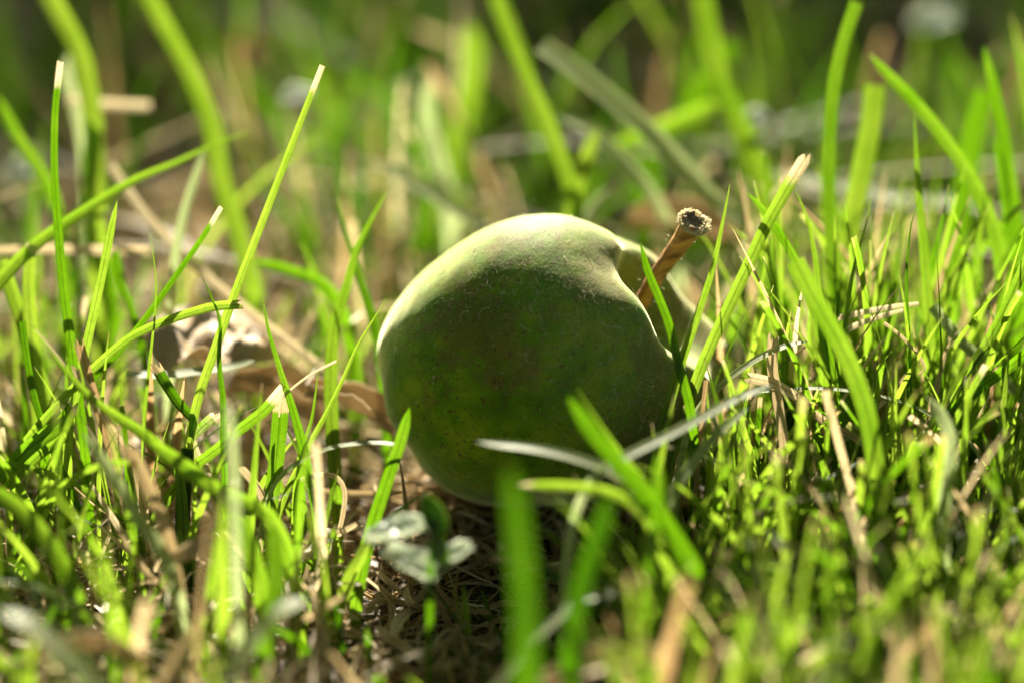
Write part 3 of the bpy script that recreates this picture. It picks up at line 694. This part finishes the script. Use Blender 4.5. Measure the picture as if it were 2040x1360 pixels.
for q, (x, y, d, sz, lb) in enumerate([(1505, 235, 70, .0042, "small white scrap added as a blurred highlight disc, upper right of centre"),
                                       (1862, 38, 130, .0080, "pale scrap added as a blurred highlight disc at top right"),
                                       (590, 190, 75, .0050, "glossy leaf scrap with a pale rim beside the tall shoot's tip"),
                                       (1930, 612, 60, .0050, "dim glint scrap behind the right edge"),
                                       (40, 340, 90, .006, "grey glint scrap blurred at the left edge")]):
    leaf("glint_scrap", lb, "leaf scrap", at(x, y, d), sz * 1.3, sz, RT + UP * .3, HALF * .8 - FWD * .35, M_GLOSS, .2, .1, 50 + q, "pale scraps added as blurred highlight discs")  # added pale pieces standing in for round background highlights

# little herb in the foreground, its leaf glare painted as pale colour
def herb():
    c0 = at(850, 1190, -36); c0[2] = gz(c0[0], c0[1])
    root = bpy.data.objects.new("herb_sprig", None); COL.objects.link(root); root.location = c0.tolist(); root.empty_display_size = .005
    tag(root, "small herb with white glaring leaves blurred in front of the apple", "herb")
    for (x, y, L, W_, al, nr, m) in [(790, 1062, 125, 78, RT + UP * .25, HALF, M_GLOSS), (815, 1128, 120, 88, RT * .8 - UP * .5, HALF, M_GLOSS),
                                  (908, 1108, 80, 62, RT + UP * .6, HALF, M_GLOSS), (862, 1030, 95, 50, UP * 1 - RT * .4, -FWD + RT * .4, M_MOSSLEAF),
                                  (868, 1090, 110, 70, UP - RT * .2, FWD * .1 + RT, M_MOSSLEAF)]:
        s = (DF - .032) / FPX
        leaf("leaf", None, None, at(x, y, -32), L * s, W_ * s, al, nr, m, .35, .25, int(x), parent=root, root_o=c0)
    st = Strips(); C = catmull([at(862, 1075, -32), at(858, 1130, -34), c0 - np.array([0, 0, .002])], 12)
    add_traced(st, C, 16, shape='flat', hue=.3); st.build("stalk", M_GRASS, origin=c0, parent=root)
M_MOSSLEAF = leaf_material("dark_green_leaf", (.03, .07, .012), (.07, .13, .02), (.25, .45, .02), trans=.45, rough=.45)
herb()

# moss sprigs at the right edge
def moss_sprig(label, pts, d, wpx, seed):
    r = random.Random(seed); C = catmull([at(x, y, d) for x, y in pts], 40); o3 = C[-1].copy(); st = Strips()
    root = bpy.data.objects.new("moss_sprig", None); COL.objects.link(root); root.location = o3.tolist(); root.empty_display_size = .004
    tag(root, label, "moss sprig", "feathery moss sprigs at the right")
    T = norm(np.gradient(C, axis=0)); L = wpx / FPX * DF
    lf = Strips()
    for i in range(40):
        tip = i / 39
        for k in range(9):
            a = r.uniform(0, 6.283); u = norm(np.cross(T[i], FWD)); v = np.cross(T[i], u)
            out = u * math.cos(a) + v * math.sin(a); dirr = norm(out * .8 - T[i] * .8)
            ln = L * (.35 + .65 * min(1, tip * 2.2)) * r.uniform(.5, .75)
            s = np.linspace(0, 1, 5)[:, None]; P = C[i] + dirr * s * ln - T[i] * s * s * ln * .3
            sd = norm(np.cross(dirr, out + T[i] * .5)); nn = norm(np.cross(sd, dirr))
            lf.add(P, np.tile(sd, (5, 1)), np.tile(nn, (5, 1)), np.array([.9, 1, .8, .5, .08]) * ln * .34, .2, (r.uniform(.1, .9), 0, .5), cols=3)
    st.add(C, norm(np.cross(T, FWD)), np.tile(-FWD, (40, 1)), np.full(40, .0003), .1, (.2, .4, .2), cols=3)
    st.build("stalk", M_MOSS, origin=o3, parent=root); o = lf.build("foliage", M_MOSS, origin=o3, parent=root); tag(o, kind="stuff")
moss_sprig("upper moss sprig with feathery tip at the right edge", [(1968, 955), (1990, 975), (2015, 1000), (2035, 1030), (2045, 1080)], 2, 46, 1)
moss_sprig("lower moss sprig at the right edge in the dark gap", [(2040, 1060), (2025, 1085), (2000, 1105), (1985, 1130), (1975, 1160)], 2, 40, 2)
moss_sprig("dark moss sprig left of the upper moss sprig, partly behind grass", [(1885, 1005), (1910, 1000), (1940, 1000), (1970, 1010)], 6, 40, 3)

# ------------------------------------------------------------------ filling grass, straw, moss
def proj(P):
    d = P - CAM; z = d @ FWD
    return 1020 + FPX * (d @ RT) / z, 680 - FPX * (d @ UP) / z, z

LEAF_C = at(430, 640, 30)
LIT = [(at(1370, 350, 55), .007), (at(1450, 425, 54), .007), (at(1290, 270, 57), .006), (at(1505, 235, 70), .006), (at(590, 190, 75), .006), (at(815, 1095, -32), .007), (at(1383, 440, 0), .006), (at(1320, 530, 6), .006), (at(720, 885, -6), .005), (at(1400, 700, 22), .006)]
def blocks_apple(P, zone=1.0):
    x, y, z = proj(P)
    c = ((x - 1075) ** 2 / 330 ** 2 + (y - 715) ** 2 / 300 ** 2) < zone
    if np.any(c & (z < APPLE_D)): return True
    # keeps the sun free to reach the apple
    d = P - AC; t = d @ SUN; perp = np.linalg.norm(d - t[:, None] * SUN, axis=1)
    if np.any((t > 0) & (perp < AR * 1.05)): return True
    d2 = P - LEAF_C; t2 = d2 @ SUN
    if np.any((t2 > -.004) & (np.linalg.norm(d2 - t2[:, None] * SUN, axis=1) < .010)): return True
    if np.any(np.linalg.norm(d, axis=1) < AR * 1.08): return True
    for q_, rr_ in LIT:
        d2 = P - q_; t2 = d2 @ SUN
        if np.any((t2 > .001) & (np.linalg.norm(d2 - t2[:, None] * SUN, axis=1) < rr_)): return True
    st_ = ((x - 1345) ** 2 / 75 ** 2 + (y - 500) ** 2 / 95 ** 2) < 1
    return bool(np.any(st_ & (z < DF + .004)))

def rand_blade(st, r, x, y, L, w_, lean, az_, bend, dry=0, tipdry=0, hue=.5, tone=.5, N=8, cut=False, check=True, cols=3, zone=1.0):
    s = np.linspace(0, 1, N); th = lean + bend * s ** 1.4
    dz = np.cos(th); dh = np.sin(th)
    step = L / (N - 1)
    azs = az_ + r.uniform(-.5, .5) * s
    P = np.zeros((N, 3)); P[0] = (x, y, gz(x, y) - .001)
    for i in range(1, N):
        P[i] = P[i - 1] + step * np.array([dh[i] * math.cos(azs[i]), dh[i] * math.sin(azs[i]), dz[i]])
    if check and blocks_apple(P, zone): return False
    if P[-1, 2] < -.002: return False
    T = norm(np.gradient(P, axis=0)); fa = r.uniform(0, math.pi)
    if r.random() < .5: fa = az_ + math.pi / 2 + r.uniform(-.4, .4)
    s0 = np.array([math.cos(fa), math.sin(fa), 0.0])
    side = norm(s0 - T * (T @ s0)[:, None]); nr = np.cross(side, T)
    tw = r.uniform(-1, 1) * s[:, None]
    side, nr = side * np.cos(tw) + nr * np.sin(tw), nr * np.cos(tw) - side * np.sin(tw)
    prof = np.clip((1 - s) / .5, 0, 1) ** .75 * (.75 + .25 * np.clip(s / .3, 0, 1))
    if cut: prof = np.maximum(prof, .62)
    prof = np.maximum(prof, .05)
    g = np.clip(dry + tipdry * np.clip((s - .85) / .15, 0, 1), 0, 1)
    st.add(P, side, nr, w_ * .74 * prof, .15, np.stack([np.full(N, hue), g, np.full(N, tone)], 1), cols=cols)
    return True

def dens(x, y):
    """tussock pattern of the lawn"""
    return .5 + 1.1 * nz(x, y, 0, 17) + .5 * nz(x, y, 5, 48)

def fill():
    r = random.Random(21); near = Strips(); far = Strips(); straw = Strips(); moss = Strips(); roots = Strips()
    # tussock grass near and behind the apple
    n = 0
    for q in range(3500):
        y = r.uniform(-.13, .50); hw = .11 + .22 * (y + .46)
        x = r.uniform(-hw, hw)
        dd = dens(x, y)
        if y < .03:  # in front: right tussock and left clump, open ground before the apple
            if -.026 < x < .026: dd -= 1.2
            if x > .028: dd += .35
            if x < -.028: dd -= .30
        if dd < (r.uniform(.2, .9) if y > .05 else r.uniform(.1, .8)): continue
        for k in range(r.randint(2, 6)):
            bx, by = x + r.gauss(0, .0035), y + r.gauss(0, .0035)
            if y < -.01: L = r.uniform(.010, .030) if x > .02 else r.uniform(.008, .024)
            elif y < .05: L = r.uniform(.015, .045)
            else: L = r.uniform(.018, .062)
            dry = 1 if r.random() < (.13 if y > .1 else .26) else 0
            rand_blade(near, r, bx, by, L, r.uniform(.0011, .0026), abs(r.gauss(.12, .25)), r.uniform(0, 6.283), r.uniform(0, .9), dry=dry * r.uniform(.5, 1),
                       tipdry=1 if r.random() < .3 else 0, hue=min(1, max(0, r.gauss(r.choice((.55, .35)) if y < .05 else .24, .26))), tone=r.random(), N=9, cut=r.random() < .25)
    # right tussock
    for q in range(480):
        x = r.gauss(.062, .016); y = r.gauss(-.008, .022)
        if x < .03: continue
        L = r.uniform(.016, .040) if y > -.02 else r.uniform(.008, .022)
        rand_blade(near, r, x, y, L, r.uniform(.0012, .0030), abs(r.gauss(.1, .2)), r.uniform(0, 6.283), r.uniform(0, .8), dry=(.9 if r.random() < .14 else 0),
                   tipdry=.4, hue=min(1, max(0, r.gauss(.75, .2))), tone=r.random(), N=9, cut=r.random() < .15)
    # taller blades of the right tussock and the left edge
    for q in range(400):
        if q % 5 < 4: x, y = r.gauss(.054, .014), r.gauss(.014, .016)
        else: x, y = r.gauss(-.075, .012), r.gauss(.010, .02)
        rand_blade(near, r, x, y, r.uniform(.032, .064) if q % 5 < 4 else r.uniform(.02, .045), r.uniform(.0011, .0024), abs(r.gauss(.05, .22)), r.uniform(0, 6.283), r.uniform(0, .8), dry=(.9 if r.random() < .1 else 0),
                   tipdry=.5, hue=min(1, max(0, r.gauss(.8, .25))), tone=r.random(), N=12, cut=r.random() < .15, cols=5)
    # broad blades standing in the middle distance
    for q in range(420):
        y = r.uniform(.06, .55); hw = .09 + .20 * (y + .46); x = r.uniform(-hw, hw)
        if nz(x, y, 8, 14) < -.05: continue
        rand_blade(near, r, x, y, r.uniform(.035, .085), r.uniform(.0014, .0036), abs(r.gauss(.05, .25)), r.uniform(0, 6.283), r.uniform(0, .9), dry=(.9 if r.random() < .08 else 0),
                   tipdry=.5, hue=min(1, max(0, r.gauss(.7, .25))), tone=r.random(), N=10)
    # long blades leaning about in the right foreground, some across the apple's foot
    for q in range(900):
        y = r.uniform(-.105, -.018); x = r.uniform(.014, .088) if q % 9 else r.uniform(-.085, -.03)
        L = r.uniform(.024, .050) * (1 if y > -.06 else .85)
        rand_blade(near, r, x, y, L, r.uniform(.0011, .0028), abs(r.gauss(.1, .45)), r.uniform(0, 6.283), r.uniform(0, 1.2), dry=(.9 if r.random() < .15 else 0),
                   tipdry=.6, hue=min(1, max(0, r.gauss(.9, .2))), tone=r.random(), N=12, cut=r.random() < .4, zone=.62)
    # low carpet in the foreground
    for q in range(3300):
        y = r.uniform(-.125, -.012); x = r.uniform(-.075, .075)
        p_ = .85 if x > .012 else .14
        if -.03 < x < .03 and y > -.04: continue
        if nz(x, y, 2, 60) * .8 + p_ < r.uniform(.1, 1): continue
        rand_blade(near, r, x, y, r.uniform(.005, .017) * (1.25 if x > .02 else 1), r.uniform(.0007, .0018), abs(r.gauss(.1, .35)), r.uniform(0, 6.283), r.uniform(0, 1.1),
                   dry=(.9 if r.random() < .2 else 0), tipdry=.4, hue=min(1, max(0, r.gauss(.75, .22))), tone=r.random(), N=6)
    # lawn further back
    for q in range(13000):
        y = .42 + 3.2 * r.random() ** 1.7; hw = .12 + .30 * (y + .46); x = r.uniform(-hw, hw)
        if dens(x * .5, y * .5) < r.uniform(.4, 1.1): continue
        pd = .06 + .4 * max(0, nz(x, y, 4, 5))
        g_ = 1 + .5 * (y > 1)
        rand_blade(far, r, x, y, r.uniform(.02, .065) * g_, r.uniform(.0018, .0035) * g_, abs(r.gauss(.15, .3)), r.uniform(0, 6.283), r.uniform(0, 1.1),
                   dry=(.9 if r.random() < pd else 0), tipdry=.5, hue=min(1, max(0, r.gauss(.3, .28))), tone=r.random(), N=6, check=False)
    # lawn to the sides and behind the camera, thinner
    for q in range(5000):
        y = r.uniform(-.9, 1.2); x = r.uniform(-1.1, 1.1)
        if abs(x) < .12 + .24 * max(0, y + .46) + .03: continue
        if y < -.14 and abs(x) < .2: continue
        rand_blade(far, r, x, y, r.uniform(.018, .05), r.uniform(.0015, .003), abs(r.gauss(.15, .3)), r.uniform(0, 6.283), r.uniform(0, 1.1),
                   dry=(.9 if r.random() < .2 else 0), tipdry=.5, hue=r.uniform(.2, .8), tone=r.random(), N=6, check=False)
    # straw litter
    for q in range(9500):
        y = -.16 + .75 * r.random() ** 1.5; hw = .09 + .22 * (y + .46); x = r.uniform(-hw, hw)
        L = r.uniform(.003, .026) if r.random() < .8 else r.uniform(.02, .05); a = r.uniform(0, 6.283)
        z0 = gz(x, y) + r.uniform(.0002, .0055) * (1 if y < .05 else 1.6); tl = r.gauss(0, .22); N = 6; s = np.linspace(-.5, .5, N)
        cv = r.uniform(-.4, .4)
        P = np.stack([x + L * s * math.cos(a) - cv * L * s * s * math.sin(a), y + L * s * math.sin(a) + cv * L * s * s * math.cos(a), z0 + L * s * tl - r.uniform(-.3, .5) * L * s * s], 1)
        if blocks_apple(P, .45): continue
        T = norm(np.gradient(P, axis=0)); u_ = norm(np.array([r.gauss(0, .5), r.gauss(0, .5), 1.0]))
        side = norm(np.cross(T, u_)); nr = norm(np.cross(side, T))
        straw.add(P, side, nr, np.full(N, r.uniform(.0003, .0011) if r.random() < .75 else r.uniform(.001, .0024)) * np.array([.7, 1, 1, 1, .9, .5]), .2,
                  (.5, .85, r.random()) if r.random() < .8 else (r.random(), .15, .5), cols=3)
    # tangled loose straw caught between the blades
    for q in range(6500):
        y = -.09 + .30 * r.random(); hw = .09 + .18 * (y + .46); x = r.uniform(-hw, hw)
        low_ = abs(x) < .030 and y < .01
        if x > 0 and r.random() < .55: continue
        L = r.uniform(.006, .022); a = r.uniform(0, 6.283); N = 8; s = np.linspace(-.5, .5, N)
        z0 = gz(x, y) + r.uniform(.001, .013) * (.28 if low_ else 1 if y < 0 else 1.3); tl = r.gauss(0, .45); cv = r.uniform(-1.2, 1.2); cz = r.uniform(-.8, .8)
        P = np.stack([x + L * s * math.cos(a) - cv * L * s * s * math.sin(a), y + L * s * math.sin(a) + cv * L * s * s * math.cos(a), z0 + L * s * tl - cz * L * s * s * 2], 1)
        if blocks_apple(P, .9): continue
        T = norm(np.gradient(P, axis=0)); u_ = norm(np.array([r.gauss(0, .8), r.gauss(0, .8), 1.0]))
        side = norm(np.cross(T, u_)); nr = norm(np.cross(side, T))
        straw.add(P, side, nr, r.uniform(.0003, .0015) * np.array([.5, .9, 1, 1, 1, .9, .7, .3]), .25, (.5, .9, r.uniform(.4, 1.1)), cols=3)
    # thatch pressed round the apple's foot
    for q in range(900):
        a0 = r.uniform(0, 6.283); rr = r.uniform(.006, .026); x, y = rr * math.cos(a0), rr * math.sin(a0) + .002
        L = r.uniform(.004, .016); a = r.uniform(0, 6.283); N = 7; s = np.linspace(-.5, .5, N); cv = r.uniform(-1.5, 1.5)
        z0 = gz(x, y) + r.uniform(0, .006)
        P = np.stack([x + L * s * math.cos(a) - cv * L * s * s * math.sin(a), y + L * s * math.sin(a) + cv * L * s * s * math.cos(a), z0 + L * s * r.gauss(0, .35)], 1)
        if np.any(np.linalg.norm(P - AC, axis=1) < AR * 1.02): continue
        T = norm(np.gradient(P, axis=0)); u_ = norm(np.array([r.gauss(0, .8), r.gauss(0, .8), 1.0]))
        side = norm(np.cross(T, u_)); nr = norm(np.cross(side, T))
        straw.add(P, side, nr, r.uniform(.0002, .0011) * np.array([.5, .9, 1, 1, .9, .7, .3]), .25, (.5, .9, r.random()), cols=3)
    # long pale dead strands crossing each other beyond the apple
    for q in range(560):
        y = r.uniform(.035, .6); hw = .09 + .20 * (y + .46); x = r.uniform(-hw, hw)
        L = r.uniform(.03, .10); a = r.gauss(0, .7) + (math.pi if r.random() < .5 else 0); N = 10; s = np.linspace(-.5, .5, N); cv = r.uniform(-.6, .6)
        z0 = gz(x, y) + r.uniform(.006, .034)
        P = np.stack([x + L * s * math.cos(a), y + L * s * math.sin(a) + cv * L * s * s, z0 + L * s * r.gauss(0, .3) - L * abs(cv) * s * s * 1.2], 1)
        if blocks_apple(P, 1.0): continue
        T = norm(np.gradient(P, axis=0)); u_ = norm(np.array([r.gauss(0, .4), r.gauss(-.1, .4), 1.0]))
        side = norm(np.cross(T, u_)); nr = norm(np.cross(side, T))
        straw.add(P, side, nr, r.uniform(.0006, .0018) * np.array([.5, .8, 1, 1, 1, 1, 1, .9, .6, .3]), .2, (.5, .9, r.uniform(.5, 1)) if r.random() < .55 else (1, .2, .5), cols=3)
    # fine dead fibres and rootlets
    for q in range(5200):
        y = r.uniform(-.12, .10); x = r.uniform(-.10, .10)
        N = 9; L = r.uniform(.004, .020); p = np.array([x, y, gz(x, y) + r.uniform(0, .004)]); a = r.uniform(0, 6.283); P = [p]
        el_ = r.uniform(-.2, .6)
        for i in range(N - 1):
            a += r.gauss(0, .35); el_ += r.gauss(-.12, .25)
            P.append(P[-1] + L / N * np.array([math.cos(a) * math.cos(el_), math.sin(a) * math.cos(el_), math.sin(el_)]))
        P = np.array(P)
        if blocks_apple(P, .5): continue
        T = norm(np.gradient(P, axis=0)); side = norm(np.cross(T, np.array([0, 1, .3]))); nr = norm(np.cross(side, T))
        roots.add(P, side, nr, np.full(N, r.uniform(.00007, .00022)), .1, (.6, 1 if r.random() < .7 else 0, r.random()), cols=2)
    # low moss and leaflets
    for q in range(9000):
        y = -.16 + .7 * r.random() ** 1.6; hw = .09 + .2 * (y + .46); x = r.uniform(-hw, hw)
        m_ = nz(x, y, 9, 26)
        if m_ < r.uniform(-.15, .3): continue
        if y > -.035 and abs(x) < .03 and y < .02: continue
        L = r.uniform(.002, .007)
        rand_blade(moss, r, x, y, L, L * r.uniform(.18, .4), abs(r.gauss(.3, .4)), r.uniform(0, 6.283), r.uniform(0, 1.2), hue=r.random(), tone=.5, N=5, zone=.9)
    tag(near.build("lawn_grass", M_GRASS), kind="stuff"); tag(far.build("distant_lawn_grass", M_GRASS), kind="stuff")
    tag(straw.build("straw_litter", M_STRAW), kind="stuff"); tag(roots.build("root_fibre", M_STRAW), kind="stuff")
    tag(moss.build("ground_moss", M_MOSS), kind="stuff")
fill()

# ------------------------------------------------------------------ unseen tree, added to block sky light and shade the background
def build_shade_tree():
    r = random.Random(9); base = np.array([2.1, 2.3, gz(2.1, 2.3) - .02])
    root = bpy.data.objects.new("added_shade_tree", None); COL.objects.link(root); root.location = base.tolist()  # added out of view for its shade, with a gap for the sun
    tag(root, "added unseen tree blocking sky light and dappling the lawn round the apple", "tree")
    cc = np.array([0, .7, .55]); rad = np.array([3.3, 3.6, 2.5])
    V = []; F = []
    def limb(P, r0, r1, ns=9):
        C = catmull(P, 14); T = norm(np.gradient(C, axis=0)); b0 = len(V)
        for i, (c, t) in enumerate(zip(C, T)):
            a = norm(np.cross(t, np.array([.3, 1, .1]))); b = np.cross(t, a); rr = r0 + (r1 - r0) * i / 13
            for j in range(ns):
                ph = 6.2832 * j / ns; V.append(c + (a * math.cos(ph) + b * math.sin(ph)) * rr * (1 + .12 * noise.noise(Vector((c[2] * 3, ph, r0 * 50)))) - base)
        for i in range(13):
            for j in range(ns): F.append((b0 + i * ns + j, b0 + i * ns + (j + 1) % ns, b0 + (i + 1) * ns + (j + 1) % ns, b0 + (i + 1) * ns + j))
    def in_gap(p, m=0.0):
        yg = p[..., 1] - p[..., 2] * SUN[1] / SUN[2]; xg = p[..., 0] - p[..., 2] * SUN[0] / SUN[2]
        return (yg > -.45 - m) & (yg < GAP + m) & (np.abs(xg) < .40 + m)
    GAP = .11
    sg = [at(500, 95, 170), at(1862, 38, 130), at(1505, 235, 70), at(590, 190, 75), at(1930, 612, 60), at(130, 180, 70)]
    sg = [(p[0] - p[2] * SUN[0] / SUN[2], p[1] - p[2] * SUN[1] / SUN[2]) for p in sg]
    spot = lambda a, b: any(math.hypot(a - u, b - v) < .05 for u, v in sg)
    fork = base + np.array([-.1, -.1, 1.5]); limb([base, base + np.array([.04, -.02, .8]), fork], .13, .09)
    k = 0
    while k < 34:
        d = np.array([r.gauss(0, 1), r.gauss(0, 1), abs(r.gauss(.2, .6))]); d = norm(d); e = cc + d * rad * .86
        m = (fork + e) / 2 + np.array([r.gauss(0, .1), r.gauss(0, .1), .35]); C = catmull([fork, m, e], 14)
        if np.any(in_gap(C, .06)): k += .2; continue
        limb([fork, m, e], .045, .010, 7); k += 1
    mesh_obj("trunk", V, F, wood_material("tree_bark", (.07, .05, .035), (.17, .13, .09), 30), parent=root)
    st = Strips()
    for q in range(3600):
        d = norm(np.array([r.gauss(0, 1), r.gauss(0, 1), r.uniform(.0, 1.3)])); c = cc + d * rad * r.uniform(.72, 1.0)
        if c[2] < .65: continue
        for j in range(9):
            p = c + np.array([r.gauss(0, .11), r.gauss(0, .11), r.gauss(0, .11)])
            yg = p[1] - p[2] * SUN[1] / SUN[2]; xg = p[0] - p[2] * SUN[0] / SUN[2]
            if -.45 < yg < GAP + .16 * nz(xg, 0, 3, 4) + .07 * (xg > .02) and abs(xg) < .4: continue
            if spot(xg, yg): continue
            if 0 < yg < 2.2 and abs(xg) < 1.2 and nz(xg, yg, 6, 6.5) > .20: continue
            a = norm(np.array([r.gauss(0, 1), r.gauss(0, 1), r.gauss(-.4, .6)])); n_ = norm(np.array([r.gauss(0, .7), r.gauss(0, .7), 1.0])); sd = norm(np.cross(a, n_)); nn = np.cross(sd, a)
            L = r.uniform(.08, .12); s_ = np.linspace(0, 1, 4)[:, None]
            st.add(p + a * s_ * L + nn * s_ * s_ * -.2 * L, np.tile(sd, (4, 1)), np.tile(nn, (4, 1)), np.array([.2, 1, .85, .08]) * L * .6, .12, (r.uniform(0, .5), 0, .5), cols=3)
    for q in range(520):     # extra leaf layer added to shade the lawn beyond
        xg, yg = r.uniform(-.9, .9), r.uniform(.10, 1.3)
        if yg < GAP + .12 * nz(xg, 0, 3, 5) + .07 * (xg > .02): continue
        if nz(xg, yg, 6, 6.5) + .5 * nz(xg, yg, 2, 15) > .06: continue
        if spot(xg, yg): continue
        z = r.uniform(2.2, 2.9); c = np.array([xg + z * SUN[0] / SUN[2], yg + z * SUN[1] / SUN[2], z])
        for j in range(5):
            p = c + np.array([r.gauss(0, .045), r.gauss(0, .045), r.gauss(0, .05)])
            a = norm(np.array([r.gauss(0, 1), r.gauss(0, 1), r.gauss(-.4, .6)])); n_ = norm(np.array([r.gauss(0, .7), r.gauss(0, .7), 1.0])); sd = norm(np.cross(a, n_)); nn = np.cross(sd, a)
            L = r.uniform(.07, .11); s_ = np.linspace(0, 1, 4)[:, None]
            st.add(p + a * s_ * L + nn * s_ * s_ * -.2 * L, np.tile(sd, (4, 1)), np.tile(nn, (4, 1)), np.array([.2, 1, .85, .08]) * L * .6, .12, (r.uniform(0, .3), 0, .5), cols=3)
    o = st.build("crown", M_GRASS, origin=base, parent=root); tag(o, kind="stuff")
build_shade_tree()
